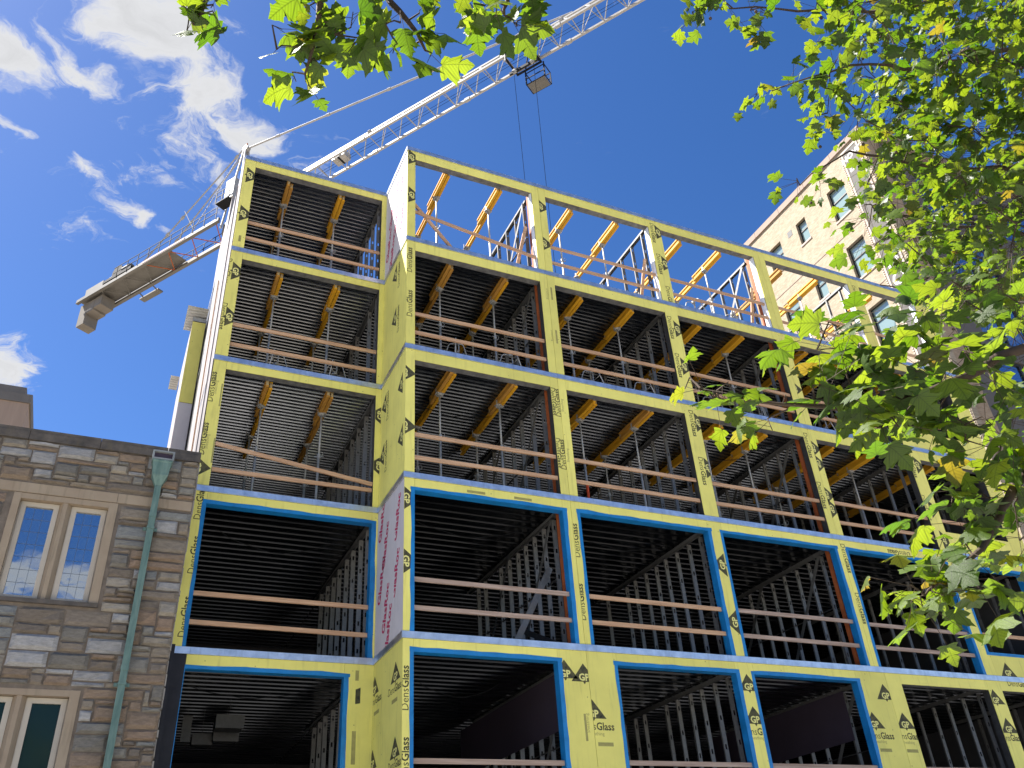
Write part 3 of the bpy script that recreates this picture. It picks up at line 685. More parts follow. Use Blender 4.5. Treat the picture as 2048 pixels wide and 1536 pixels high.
PRINTS = [('main','L',-90,0.15,19.51),('main','L',-90,0.16,18.11),('main','L',-90,3.95,19.03),('main','L',-90,3.95,17.64),('main','T',90,0.07,15.89),('main','T',90,0.08,14.53),('main','L',-90,0.02,12.54),('main','L',-90,0.03,11.16),('main','L',-90,0.09,9.45),('main','L',-90,0.09,8.09),('main','T',90,0.05,5.67),('main','T',90,0.06,4.43),('main','S',-90,3.85,15.86),('main','S',-90,3.86,14.51),('main','T',-90,3.71,12.52),('main','T',-90,3.7,11.12),('main','T',90,3.81,12.5),('main','T',90,3.8,11.09),('main','S',90,3.93,12.45),('main','S',90,3.94,11.09),('main','T',90,3.91,8.98),('main','S',90,4.02,8.99),('main','T',90,3.89,7.6),('main','L',0,3.35,6.14),('main','L',0,3.77,6.09),('main','L',0,3.89,5.4),('main','T',0,3.93,5.13),('main','S',0,3.91,4.99),('main','S',90,3.75,5.18),('main','T',-90,7.68,19.27),('main','T',-90,7.7,18.05),('main','T',-90,7.81,16.85),('main','T',-90,7.65,15.73),('main','L',-90,7.9,19.34),('main','L',-90,7.92,18.11),('main','L',-90,7.89,15.71),('main','T',-90,7.66,14.46),('main','L',-90,7.87,14.45),('main','T',-90,7.74,12.67),('main','L',-90,7.95,12.71),('main','T',-90,7.75,11.29),('main','L',-90,7.97,11.39),('main','L',90,7.73,8.83),('main','L',90,7.76,7.47),('main','L',0,7.82,6.1),('main','L',0,7.81,5.42),('main','T',0,7.8,5.14),('main','S',0,7.76,5.01),('main','L',-90,11.65,15.92),('main','L',-90,11.67,14.55),('main','T',-90,11.53,12.68),('main','L',-90,11.72,12.62),('main','T',-90,11.52,11.17),('main','L',-90,11.72,11.2),('main','L',-90,11.75,12.14),('main','L',-90,11.77,10.8),('main','T',-90,11.74,9.43),('main','T',-90,11.76,8.13),('main','L',0,11.75,6.08),('main','L',0,11.17,5.43),('main','T',0,11.25,5.15),('main','S',0,11.2,5.02),('main','L',0,12.11,5.45),('main','T',0,12.06,5.16),('main','S',0,12.05,5.02),('main','T',-90,15.57,19.09),('main','T',-90,15.39,12.68),('main','L',-90,15.64,12.72),('main','T',-90,15.36,11.34),('main','L',-90,15.6,11.32),('main','L',0,16.25,6.84),('main','T',0,16.46,6.54),('main','L',0,15.43,6.13),('main','L',0,15.54,5.45),('main','T',0,15.47,5.21),('main','T',180,13.69,9.78),('main','L',-90,15.65,10.38),('main','L',-90,16.98,10.16),('wing','L',-90,-3.73,19.2),('wing','L',-90,-3.75,17.8),('wing','T',-90,-3.94,15.85),('wing','T',-90,-3.89,14.47),('wing','L',-90,-3.72,15.87),('wing','L',-90,-3.71,14.47),('wing','T',90,-3.9,12.48),('wing','T',90,-3.91,11.15),('wing','S',90,-3.81,12.48),('wing','S',90,-3.82,11.09),('wing','L',-90,-3.89,10.46),('wing','T',90,-3.79,9.67),('wing','T',90,-3.75,8.52),('wing','T',90,-3.75,7.27),('wing','L',90,-0.06,12.47),('wing','L',90,-0.05,11.11),('side','L',90,0.92,16.08),('side','L',90,0.91,14.68),('side','T',90,0.62,15.87),('side','T',90,0.62,14.49),('side','L',90,1.57,12.59),('side','L',90,1.64,11.25),('side','L',90,0.32,12.39),('side','L',90,0.27,11.01),('side','T',90,1.33,12.44),('side','T',90,1.38,11.12),('side','L',0,1.77,6.1),('side','L',0,0.41,6.02),('side','L',0,1.79,4.73),('side','L',0,0.39,4.69),('side','T',0,1.69,5.85),('side','T',0,0.45,5.77),('side','T',0,0.38,4.46),]
for (pl, kind, rot, h, z) in PRINTS:
    if kind == 'L':
        print_on(pl, TRI, h, z, rot, INK, 0.0012, 'printed_triangle'); print_on(pl, GP, h, z, rot, YEL_P, 0.0020, 'printed_initials')
    elif kind == 'T': print_on(pl, WORD, h, z, rot, INK, 0.0012, 'printed_word')
    else: print_on(pl, SUB, h, z, rot, INK_F, 0.0012, 'printed_word')
for (pl, h, z, w_, hh) in (('main', 3.97, 15.9, 0.05, 0.42), ('main', 3.98, 14.5, 0.05, 0.42), ('main', 3.70, 5.1, 0.05, 0.5), ('main', 4.1, 4.8, 0.34, 0.07), ('main', 11.3, 4.84, 0.34, 0.07), ('main', 12.1, 4.84, 0.34, 0.07),
                           ('main', 1.6, 9.8, 0.42, 0.06), ('main', 2.7, 9.8, 0.42, 0.06), ('wing', -3.68, 12.3, 0.03, 0.6), ('wing', -3.67, 10.9, 0.03, 0.6), ('wing', -3.78, 16.95, 0.06, 0.2), ('wing', -0.34, 6.35, 0.07, 0.2), ('wing', -0.36, 5.0, 0.08, 0.6),
                           ('side', 0.45, 5.55, 0.34, 0.07), ('side', 1.6, 5.6, 0.34, 0.07)):
    print_on(pl, [((-w_ / 2, -hh / 2), (w_ / 2, -hh / 2), (w_ / 2, hh / 2)), ((-w_ / 2, -hh / 2), (w_ / 2, hh / 2), (-w_ / 2, hh / 2))], h, z, 0, INK_F, 0.001, 'printed_block')
print_on('wing', [((-0.05, -0.15), (0.05, -0.13), (0.05, 0.17)), ((-0.05, -0.15), (0.05, 0.17), (-0.05, 0.13))], -0.31, 5.95, 0, INK, 0.0012, 'dark_patch')
for (h, z, rot) in ((1.2, 8.9, 75), (1.45, 8.2, 75), (1.1, 7.5, 75), (0.4, 9.2, 75), (0.45, 8.0, 75), (1.5, 9.6, 75), (0.9, 7.0, 75), (1.3, 18.6, 75), (1.5, 17.6, 75), (0.9, 18.0, 75), (0.4, 19.0, 75), (0.35, 17.8, 75), (1.2, 17.1, 75), (0.8, 19.2, 75)):
    print_on('side', GLAS, h, z, rot, PINK, 0.0014, 'pink_print')

# ---------------------------------------------------------------- shoring: yellow timber beams on steel props
def beam_proto(length, m, name):
    t = thing('formwork_joist', 'x', 'joist', local=True); t['kind'] = 'thing'
    fl = lambda z: MB().box(-0.04, 0.04, 0.0, length, z, z + 0.04)
    part('bottom_flange', fl(0.0), m, t); part('top_flange', fl(0.16), m, t)
    w = MB().box(-0.014, 0.014, 0.05, length - 0.05, 0.04, 0.16)
    part('web', w, m, t)
    for y in (0.0, length - 0.004):
        part('end_cap', MB().box(-0.03, 0.03, y - 0.006, y + 0.004, 0.045, 0.155), BEAM_END, t)
    return t
def prop_proto():
    t = thing('shoring_prop', 'x', 'prop', local=True)
    h = 2.83
    part('base_plate', MB().box(-0.06, 0.06, -0.06, 0.06, 0.0, 0.008), TUBE, t)
    part('outer_tube', MB().tube((0, 0, 0.008), (0, 0, 1.62), 0.030, n=12), TUBE, t, True)
    part('inner_tube', MB().tube((0, 0, 1.60), (0, 0, h - 0.02), 0.024, n=12), TUBE, t, True)
    part('collar_nut', MB().tube((0, 0, 1.60), (0, 0, 1.70), 0.043, n=12).beam((-0.11, 0, 1.64), (0.11, 0, 1.64), 0.014, 0.014), TUBE, t)
    hk = [(0.0, -0.035, 1.56), (0.05, -0.06, 1.60), (0.10, -0.05, 1.68), (0.085, -0.03, 1.74), (0.03, -0.03, 1.73)]
    part('pin_hook', MB().path(hk, 0.006, n=5), TUBE, t)
    part('fork_head', MB().box(-0.1, 0.1, -0.075, 0.075, h - 0.02, h - 0.008).box(-0.1, -0.09, -0.02, 0.02, h - 0.008, h + 0.12).box(0.09, 0.1, -0.02, 0.02, h - 0.008, h + 0.12).box(-0.06, 0.06, -0.06, 0.06, h - 0.06, h - 0.02), TUBE, t)
    part('size_sticker', MB().tube((0, 0, 0.9), (0, 0, 1.08), 0.0312, n=12, cap=False), CRANE_W, t)
    return t
def tripod_proto():
    t = thing('prop_tripod', 'x', 'tripod', local=True)
    for a in (0.55, 2.6, 4.5):
        dx, dy = math.cos(a), math.sin(a)
        part('leg', MB().path([(dx * 0.05, dy * 0.05, 0.66), (dx * 0.17, dy * 0.17, 0.68), (dx * 0.22, dy * 0.22, 0.64), (dx * 0.43, dy * 0.43, 0.014)], 0.014, n=7), TUBE, t, True)
        part('strut', MB().path([(dx * 0.05, dy * 0.05, 0.36), (dx * 0.31, dy * 0.31, 0.38)], 0.010, n=6), TUBE, t, True)
    part('collar', MB().tube((0, 0, 0.34), (0, 0, 0.39), 0.055, n=10).tube((0, 0, 0.63), (0, 0, 0.69), 0.055, n=10).beam((0.05, 0, 0.36), (0.05, 0, 0.66), 0.02, 0.02), TUBE, t)
    return t
BA, BB = beam_proto(1.45, BEAM_Y, 'a'), beam_proto(3.6, BEAM_Y, 'b')
BC, BD = beam_proto(1.45, BEAM_O, 'c'), beam_proto(3.6, BEAM_O, 'd')
PP = prop_proto()
TP = tripod_proto()
STOREY = {3: 'third', 4: 'fourth', 5: 'top'}
BAYN = {-1: 'recessed left wing', 0: 'corner bay', 1: 'second bay', 2: 'third bay', 3: 'fourth bay', 4: 'far right bay'}
LINES = {-1: (-2.66, -1.22), 0: (1.25, 2.78), 1: (5.05, 6.62), 2: (8.85, 10.35), 3: (12.75, 14.25), 4: (16.6,)}
first = {}
def put(proto, loc, label, group):
    if proto.name in first: o = copy_thing(proto, loc, label, group)
    else:
        first[proto.name] = 1; o = proto; o.location = loc; o['label'] = label; o['group'] = group
    return o
for r in (3, 4, 5):
    for bi, xs in LINES.items():
        for li, x in enumerate(xs):
            y0 = (D if bi == -1 else 0.0)
            zb = S[r] - 0.44
            sd = '' if len(xs) == 1 else ('left ' if li == 0 else 'right ')
            x = x + random.uniform(-0.04, 0.04)
            worn = (r == 3 and bi in (-1, 0)) or (r == 4 and bi == 0 and li == 0) or random.random() < 0.12
            b1, b2 = (BC, BD) if worn else (BA, BB)
            k1 = 'scuffed ochre' if worn else 'bright yellow'
            a = put(b1, (x - 0.048, y0 + 0.215 + random.uniform(-0.01, 0.05), zb), f'{k1} short formwork beam at the street end, {sd}line, {STOREY[r]} storey, {BAYN[bi]}', 'formwork beams under the decks')
            b = put(BB if not worn or random.random() < 0.5 else BD, (x + 0.048, y0 + 0.24 + random.uniform(0.0, 0.12), zb), f'longer formwork beam alongside the short one, {sd}line, {STOREY[r]} storey, {BAYN[bi]}', 'formwork beams under the decks')
            for pi, yp in enumerate((1.12, 2.75)):
                z = S[r - 1]
                p = put(PP, (x + random.uniform(-0.02, 0.02), y0 + yp + random.uniform(-0.08, 0.08), z), f'steel shoring prop, {"front" if pi == 0 else "rear"} one on the {sd}beam line, {STOREY[r]} storey, {BAYN[bi]}', 'shoring props on the floors')
                p.scale.z = (zb - z - 0.0) / 2.83 if True else 1
                p.rotation_euler = (0, 0, random.uniform(-0.6, 0.6))
            if r == 4 or (r == 5 and bi > 1):
                q = put(TP, (x + 0.12 + random.uniform(-0.05, 0.05), y0 + 0.46 + random.uniform(-0.04, 0.04), S[r - 1]), f'bent tube tripod at the floor edge, {sd}side, {STOREY[r]} storey, {BAYN[bi]}', 'prop tripods at the floor edges')
                q.rotation_euler = (0, 0, random.uniform(-0.5, 0.5))
# one prop has an orange sleeve
o = bpy.data.objects.new('orange_sleeve', MB().tube((5.05, 1.02, S[2] + 0.75), (5.05, 1.02, S[2] + 1.2), 0.036, n=12).mesh('orange_sleeve', RED))
for p in list(bpy.data.objects):
    if p.name.startswith('shoring_prop') and 'front one on the left' in p['label'] and 'third storey, second bay' in p['label']:
        COL.objects.link(o); o.parent = p; o.data = MB().tube((0, 0, 0.62), (0, 0, 1.05), 0.035, n=12).mesh('orange_sleeve', RED)
# ducts and boxes hung in the lowest visible storey of the wing
for i, (x, y, z, sx, sy, sz) in enumerate(((-2.35, 4.6, S[1] - 0.75, 0.55, 0.5, 0.24), (-2.3, 5.3, S[1] - 0.85, 0.5, 0.35, 0.25), (-3.15, 5.0, S[1] - 0.8, 0.16, 0.16, 0.5), (-2.75, 5.6, S[1] - 0.9, 0.4, 0.4, 0.2))):
    t = thing('ceiling_box', ['grey sheet metal duct box nearest the opening in the lowest wing bay', 'grey duct box behind the first under the lowest wing ceiling', 'slim upright duct hanging at the left in the lowest wing bay', 'low flat duct box deepest in the lowest wing bay'][i], 'duct box', (x, y, z), 'boxes hung under the wing ceiling')
    part('casing', BX(x - sx / 2, x + sx / 2, y - sy / 2, y + sy / 2, z - sz / 2, z + sz / 2), GALV_D, t)
    part('flange', BX(x - sx / 2 - 0.015, x + sx / 2 + 0.015, y - sy / 2 - 0.012, y - sy / 2 - 0.001, z - sz / 2 - 0.015, z + sz / 2 + 0.015), GALV_D, t)
    part('hanger_rod', MB().tube((x, y, z + sz / 2), (x, y, S[1] - 0.24), 0.006, n=5), GALV_D, t)

# ---------------------------------------------------------------- the old stone building on the left
STONE = island_mat('rubble_stone', [(0.271, 0.264, 0.250), (0.200, 0.153, 0.109), (0.232, 0.203, 0.159), (0.159, 0.132, 0.103), (0.318, 0.310, 0.294), (0.223, 0.166, 0.117), (0.193, 0.183, 0.158), (0.279, 0.248, 0.198), (0.192, 0.196, 0.185), (0.198, 0.164, 0.126), (0.240, 0.173, 0.120), (0.164, 0.151, 0.127), (0.218, 0.184, 0.140)])
MORTAR = mat('mortar', (0.16, 0.13, 0.10), 0.95, var=0.25, scale=6, bump=0.3, bscale=30)
LIME = mat('dressed_limestone', (0.27, 0.205, 0.14), 0.85, col2=(0.34, 0.275, 0.195), scale=1.5, bump=0.12, bscale=40, spec=0.2, streak=0.5)
COPE = mat('weathered_coping', (0.06, 0.055, 0.05), 0.9, col2=(0.14, 0.12, 0.10), scale=4, bump=0.25, bscale=30, spec=0.2, streak=0.5)
PVC = mat('cream_window_frame', (0.45, 0.40, 0.32), 0.5, var=0.05, scale=2)
LEAD = mat('lead_came', (0.10, 0.12, 0.15), 0.5, var=0.1)
COPPER = mat('verdigris_copper', (0.075, 0.14, 0.12), 0.65, col2=(0.16, 0.245, 0.21), scale=3, bump=0.1, bscale=20, stretch=(4, 4, 0.8), spec=0.3, streak=0.35)
GLASS_U = glass_mat('upper_glass', (0.72, 0.80, 0.9), 0.015, mirror=0.5)
GLASS_L = glass_mat('lower_glass', (0.10, 0.16, 0.13), 0.1, dark=(0.012, 0.022, 0.018), mirror=0.15)
YS, XR, ZC = 1.0, -3.955, 10.10
sb = thing('stone_building', 'old rubble stone building with dark coping and copper downpipe at lower left', 'building', (-8, 6, 0))
WIN = [(-6.98, -5.29, 7.10, 9.03), (-6.98, -5.27, 3.55, 5.62)]      # openings of the two window groups
LINT = [(-8.5, -3.99, 9.04, 9.235)]
core = MB()
def core_box(x0, x1, z0, z1): core.box(x0, x1, YS + 0.012, YS + 0.4, z0, z1)
core_box(-16, WIN[0][0], 0, ZC); core_box(WIN[0][1], XR, 0, ZC); core_box(WIN[0][0], WIN[0][1], WIN[0][3], ZC); core_box(WIN[0][0], WIN[0][1], WIN[1][3], WIN[0][2]); core_box(WIN[0][0], WIN[0][1], 0, WIN[1][2])
part('wall', core, MORTAR, sb)
part('flank_wall', BX(XR - 0.4, XR - 0.01, YS + 0.41, 7.9, 0, ZC), MORTAR, sb)
part('roof', BX(-16, XR - 0.41, YS + 0.41, 7.9, ZC - 0.3, ZC - 0.05), COPE, sb)
# random ashlar on a fine grid
cw, chh = 0.105, 0.092
nx, nz_ = 82, 106
x_left = XR - cw * nx
occ = [[False] * nz_ for _ in range(nx)]
def blocked(x0, x1, z0, z1):
    for i in range(nx):
        for k in range(nz_):
            xa, za = x_left + i * cw, ZC - (k + 1) * chh
            if xa + cw > x0 + 0.01 and xa < x1 - 0.01 and za + chh > z0 + 0.01 and za < z1 - 0.01: occ[i][k] = True
blocked(-7.02, -5.25, 7.02, 9.24); blocked(-7.02, -5.23, 3.5, 5.66); blocked(-16, -3.9, 9.04, 9.236); blocked(-16, -3.9, 0, 0.4)
rs = random.Random(4)
rects = []
for k in range(nz_):
    i = 0
    while i < nx:
        if occ[i][k]: i += 1; continue
        wmax = 0
        while i + wmax < nx and not occ[i + wmax][k] and wmax < 9: wmax += 1
        h_ = rs.choice((1, 1, 2, 2, 2, 3, 3)); w_ = min(wmax, rs.choice((2, 3, 4, 4, 5, 6, 7, 9) if h_ < 3 else (4, 5, 6, 7)))
        if wmax - w_ == 1: w_ = wmax
        while h_ > 1 and (k + h_ > nz_ or any(occ[q][k + h_ - 1] for q in range(i, i + w_))): h_ -= 1
        for q in range(i, i + w_):
            for p in range(k, k + h_): occ[q][p] = True
        rects.append((x_left + i * cw, x_left + (i + w_) * cw, ZC - (k + h_) * chh, ZC - k * chh))
        i += w_
def stone(b, x0, x1, z0, z1):
    g = 0.0125; nu, nv = 4, 3
    i0 = len(b.v); dep = rs.uniform(0.014, 0.055)
    for v in range(nv + 1):
        for u in range(nu + 1):
            fx, fz = u / nu, v / nv
            e = min(fx, 1 - fx, fz, 1 - fz)
            jx = rs.uniform(-0.006, 0.006); jz = rs.uniform(-0.006, 0.006)
            sx = (x0 + g) + (x1 - x0 - 2 * g) * ((0.0, 0.1, 0.5, 0.9, 1.0)[u]) + jx; sz = (z0 + g) + (z1 - z0 - 2 * g) * ((0.0, 0.2, 0.8, 1.0)[v]) + jz
            y = YS - (0.0 if e == 0 else dep + rs.uniform(-0.014, 0.016)) + (rs.uniform(-0.004, 0.008) if e == 0 else 0)
            b.v.append((sx, y, sz))
    for v in range(nv):
        for u in range(nu):
            a = i0 + v * (nu + 1) + u; b.f.append((a, a + 1, a + nu + 2, a + nu + 1)); b.mi.append(0)
    ring = [i0 + u for u in range(nu + 1)] + [i0 + v * (nu + 1) + nu for v in range(1, nv + 1)] + [i0 + nv * (nu + 1) + u for u in range(nu - 1, -1, -1)] + [i0 + v * (nu + 1) for v in range(nv - 1, 0, -1)]
    j0 = len(b.v)
    for q in ring: b.v.append((b.v[q][0], YS + 0.02, b.v[q][2]))
    n = len(ring)
    for q in range(n): b.f.append((ring[(q + 1) % n], ring[q], j0 + q, j0 + (q + 1) % n)); b.mi.append(0)
rest = MB()
for (x0, x1, z0, z1) in rects:
    if x1 > -7.75 and z1 > 4.0:
        b = MB(); stone(b, x0, x1, z0, z1); part('stone', b, STONE, sb)
    else: stone(rest, x0, x1, z0, z1)
o = part('stone_facing', rest, STONE, sb); o['kind'] = 'stuff'
for a, b in zip((-16, -12.6, -9.4, -8.23, -7.01, -5.79, -4.57), (-12.6, -9.4, -8.23, -7.01, -5.79, -4.57, XR + 0.01)):
    part('coping_stone', MB().box(a + 0.004, b - 0.004, YS - 0.05, YS + 0.45, ZC, ZC + 0.15).box(a + 0.004, b - 0.004, YS - 0.03, YS + 0.45, ZC + 0.15, ZC + 0.23), COPE, sb)
# dressed band at window-head height
for a, b in ((-10.2, -7.3), (-7.3, -5.30), (-5.30, -3.97)): part('lintel_stone', BX(a + 0.004, b - 0.004, YS - 0.012, YS + 0.05, 9.045, 9.232), LIME, sb)
def window_group(x0, x1, z0, z1, glass, lead, label):
    # stone surround splayed into the wall, mullion between two casements
    xm = (x0 + x1) / 2 - 0.005
    w = part('window', MB().box(x0 - 0.02, x0 + 0.10, YS - 0.006, YS + 0.26, z0, z1).box(x1 - 0.13, x1 + 0.02, YS - 0.006, YS + 0.26, z0, z1).box(x0 + 0.10, x1 - 0.13, YS + 0.006, YS + 0.26, z1 - 0.10, z1), LIME, sb)
    w['label'] = label
    mu = MB(); zt = z1 - 0.105
    pr = [(xm - 0.16, YS + 0.24), (xm - 0.035, YS + 0.02), (xm + 0.035, YS + 0.02), (xm + 0.16, YS + 0.24)]
    for (ax, ay), (bx_, by) in zip(pr, pr[1:]): mu.face([(ax, ay, z0), (bx_, by, z0), (bx_, by, zt), (ax, ay, zt)])
    part('mullion', mu, LIME, w)
    part('sill', MB().box(x0 - 0.03, x1 + 0.03, YS - 0.05, YS + 0.25, z0 - 0.075, z0 - 0.002), COPE, w)
    for a, b in ((x0 + 0.125, xm - 0.10), (xm + 0.115, x1 - 0.15)):
        f = 0.085; y = YS + 0.12; za, zb = z0 + 0.004, z1 - 0.11
        fr = MB().box(a, a + f, y, y + 0.07, za, zb).box(b - f, b, y, y + 0.07, za, zb).box(a + f, b - f, y, y + 0.07, zb - f, zb).box(a + f, b - f, y, y + 0.07, za, za + f)
        fr.box(a - 0.03, a - 0.001, y + 0.02, y + 0.1, za, zb).box(b + 0.001, b + 0.03, y + 0.02, y + 0.1, za, zb)
        part('casement', fr, PVC, w)
        part('pane', BX(a + f - 0.005, b - f + 0.005, y + 0.04, y + 0.05, za + f - 0.005, zb - f + 0.005), glass, w)
        if lead:
            g = MB(); n = 7
            for i in range(1, 3): xx = a + f + (b - a - 2 * f) * i / 3; g.box(xx - 0.003, xx + 0.003, y + 0.036, y + 0.0395, za + f, zb - f)
            for i in range(1, n): zz = za + f + (zb - za - 2 * f) * i / n; g.box(a + f, b - f, y + 0.0362, y + 0.0392, zz - 0.003, zz + 0.003)
            part('lead_grid', g, LEAD, w)
window_group(*WIN[0], GLASS_U, True, 'pair of leaded casements mirroring the sky')
window_group(*WIN[1], GLASS_L, False, 'pair of casements with dark green panes')
# copper rainwater pipe
px_ = -4.645
dp = part('downpipe', MB().box(px_ - 0.055, px_ + 0.055, YS - 0.16, YS - 0.06, 0.1, 9.43).box(px_ - 0.058, px_ - 0.035, YS - 0.166, YS - 0.16, 0.1, 9.43).box(px_ + 0.035, px_ + 0.058, YS - 0.166, YS - 0.16, 0.1, 9.43), COPPER, sb)
hp = MB()
ring = lambda hw, y0, y1, z: [(px_ - hw, y0, z), (px_ + hw, y0, z), (px_ + hw, y1, z), (px_ - hw, y1, z)]
lv = [ring(0.057, YS - 0.165, YS - 0.05, 9.43), ring(0.14, YS - 0.25, YS - 0.03, 9.62), ring(0.145, YS - 0.25, YS - 0.03, 9.66), ring(0.165, YS - 0.27, YS - 0.03, 9.88), ring(0.185, YS - 0.28, YS - 0.03, 9.90), ring(0.185, YS - 0.28, YS - 0.03, 9.93)]
for p, q in zip(lv, lv[1:]):
    for i in range(4): hp.face([p[i], p[(i + 1) % 4], q[(i + 1) % 4], q[i]])
hp.face(list(reversed(lv[-1])))
part('hopper_head', hp, COPPER, dp)
part('overflow_frame', MB().box(px_ - 0.20, px_ - 0.165, YS - 0.29, YS - 0.02, 9.935, 10.09).box(px_ + 0.165, px_ + 0.20, YS - 0.29, YS - 0.02, 9.935, 10.09).box(px_ - 0.20, px_ + 0.20, YS - 0.29, YS - 0.02, 10.09, 10.12).box(px_ - 0.165, px_ + 0.165, YS - 0.285, YS - 0.25, 9.935, 9.965), mat('lead_sheet', (0.22, 0.24, 0.24), 0.6, var=0.2), dp)
part('overflow_shade_plate', BX(px_ - 0.165, px_ + 0.165, YS - 0.23, YS - 0.20, 9.935, 10.088), PURPLE, dp)  # dark plate painting the shade inside the overflow opening
for z in (8.565, 5.73, 2.9):
    part('strap', MB().box(px_ - 0.125, px_ + 0.125, YS - 0.06, YS - 0.035, z - 0.03, z + 0.03).box(px_ - 0.068, px_ + 0.068, YS - 0.176, YS - 0.05, z - 0.022, z + 0.022), COPPER, dp)
    part('pipe_joint', BX(px_ - 0.063, px_ + 0.063, YS - 0.171, YS - 0.055, z + 0.22, z + 0.30), COPPER, dp)
# ragged mortar edge and dark joint towards the new building
b = MB(); z = 3.0
while z < 10.0:
    h_ = rs.uniform(0.08, 0.3); b.box(XR - 0.006, XR + rs.uniform(0.004, 0.022), YS + 0.0, YS + 0.3, z, z + h_); z += h_ + rs.uniform(0, 0.05)
part('mortar_edge', b, mat('grey_mortar', (0.25, 0.23, 0.2), 0.95, var=0.2, bump=0.3), sb)
b = BX(XR + 0.024, -3.87, YS + 0.2, D + 0.3, 0.0, 6.55)
part('membrane_strip', b, BLACKM, bld)

# ---------------------------------------------------------------- plain tan building far left
TAN = mat('tan_render', (0.37, 0.27, 0.20), 0.9, var=0.12, scale=0.7, stretch=(6, 6, 0.6), streak=0.12)
pb = thing('rendered_tower', 'plain tan rendered block with grey coping at the far left edge', 'building', (-16, 24, 0))
part('wall', BX(-22, -9.72, 20.0, 28, 0, 21.6), TAN, pb)
part('coping', MB().box(-22, -9.66, 19.94, 28.05, 21.6, 22.0), BALLAST, pb)
part('coping_cap', MB().box(-22, -9.98, 20.2, 28.0, 22.0, 22.45), BALLAST, pb)

# ---------------------------------------------------------------- tall buff brick building on the right
BR_X = brick_mat('buff_brick_flank', (1, 2), (0.375, 0.315, 0.23), (0.28, 0.225, 0.155), (0.33, 0.285, 0.225))
BR_Y = brick_mat('buff_brick_front', (0, 2), (0.34, 0.26, 0.175), (0.27, 0.195, 0.125), (0.32, 0.26, 0.195))
PANEL = mat('grey_panel', (0.10, 0.093, 0.087), 0.8, var=0.08, scale=2, stretch=(1, 1, 6))
STRIP = mat('pale_terracotta', (0.42, 0.35, 0.29), 0.8, var=0.08, scale=3, streak=0.15)
COPT = mat('stone_coping', (0.27, 0.205, 0.165), 0.85, var=0.12, scale=2)
FRM = mat('dark_window_frame', (0.02, 0.021, 0.023), 0.45, var=0.1)
GL_T = glass_mat('pale_green_glass', (0.75, 0.95, 0.92), 0.02, dark=(0.20, 0.27, 0.25), mirror=0.18)
GL_D = glass_mat('blue_glass', (0.65, 0.8, 1.0), 0.02, dark=(0.02, 0.03, 0.05), mirror=0.4)
BLANKET = mat('letter_white', (0.62, 0.61, 0.59), 0.7, var=0.03)
XT, YC, YE, ZT = 30.0, 7.0, 17.97, 40.75
tb = thing('brick_tower', 'tall buff brick building with dark windows beyond the right end', 'building', (38, 12, 0))
ROWS = [38.95, 34.5, 30.0, 25.5, 21.0, 16.5, 12.0, 7.5]
wins = []
for zh in ROWS:
    wins += [(9.12, 10.45, zh - 2.4, zh, 'big'), (12.5, 13.33, zh - 1.72, zh, 'small'), (14.88, 16.1, zh - 2.0, zh, 'mid')]
# flank wall built round the openings, strip by strip
b = MB(); yb = sorted({YC, YE} | {w[0] for w in wins} | {w[1] for w in wins})
for y0, y1 in zip(yb, yb[1:]):
    hit = sorted([(w[2], w[3]) for w in wins if w[0] < (y0 + y1) / 2 < w[1]]); z = 0.0
    for a, c in hit: b.box(XT, XT + 0.4, y0, y1, z, a); z = c
    b.box(XT, XT + 0.4, y0, y1, z, ZT)
part('flank_wall', b, BR_X, tb)
for (y0, y1, z0, z1, k) in wins:
    x = XT + 0.2
    w = part('window', MB().box(x, x + 0.1, y0, y0 + 0.07, z0, z1).box(x, x + 0.1, y1 - 0.07, y1, z0, z1).box(x, x + 0.1, y0 + 0.07, y1 - 0.07, z1 - 0.07, z1).box(x, x + 0.1, y0 + 0.07, y1 - 0.07, z0, z0 + 0.06).box(x - 0.02, x + 0.08, y0 + 0.07, y1 - 0.07, z0 + (z1 - z0) * 0.60, z0 + (z1 - z0) * 0.60 + 0.08), FRM, tb)
    part('pane', BX(x + 0.03, x + 0.04, y0 + 0.06, y1 - 0.06, z0 + 0.05, z1 - 0.06), GL_T, w)
    part('sill', BX(XT - 0.05, XT + 0.2, y0 - 0.05, y1 + 0.05, z0 - 0.12, z0 - 0.003), STRIP, w)
    part('room_back', BX(XT + 1.2, XT + 1.25, y0 - 0.3, y1 + 0.3, z0 - 0.3, z1 + 0.3), CONC, w)
for (y, z) in ((13.95, 38.75), (13.95, 34.3), (13.95, 29.8)): part('vent', BX(XT - 0.012, XT + 0.02, y - 0.2, y + 0.2, z - 0.22, z + 0.22), FRM, tb)
# coping in lengths, string course, grey lettered panel framed by pale dentil strips
y = YC - 0.12
while y < YE:
    y2 = min(y + 2.45, YE); part('coping_stone', BX(XT - 0.10, XT + 0.5, y + 0.01, y2 - 0.01, ZT, ZT + 0.45), COPT, tb); y = y2
for z in (35.3, 30.85, 26.4): part('string_course', BX(XT - 0.02, XT - 0.001, 8.75, YE, z, z + 0.05), COPT, tb)
part('lettered_panel', BX(XT - 0.03, XT - 0.002, 7.42, 8.5, 20.0, 40.35), PANEL, tb)
for y0 in (7.30, 8.5): part('panel_border', BX(XT - 0.05, XT - 0.002, y0, y0 + 0.12, 20.0, 40.5), STRIP, tb)
part('panel_border', BX(XT - 0.05, XT - 0.002, 7.42, 8.5, 40.36, 40.5), STRIP, tb)
dn = MB()
for i in range(130):
    z = 20.1 + i * 0.156
    for y0 in (7.05, 8.66): dn.box(XT - 0.045, XT - 0.003, y0, y0 + 0.09, z, z + 0.085)
dn = part('dentil_row', dn, STRIP, tb); dn['kind'] = 'stuff'
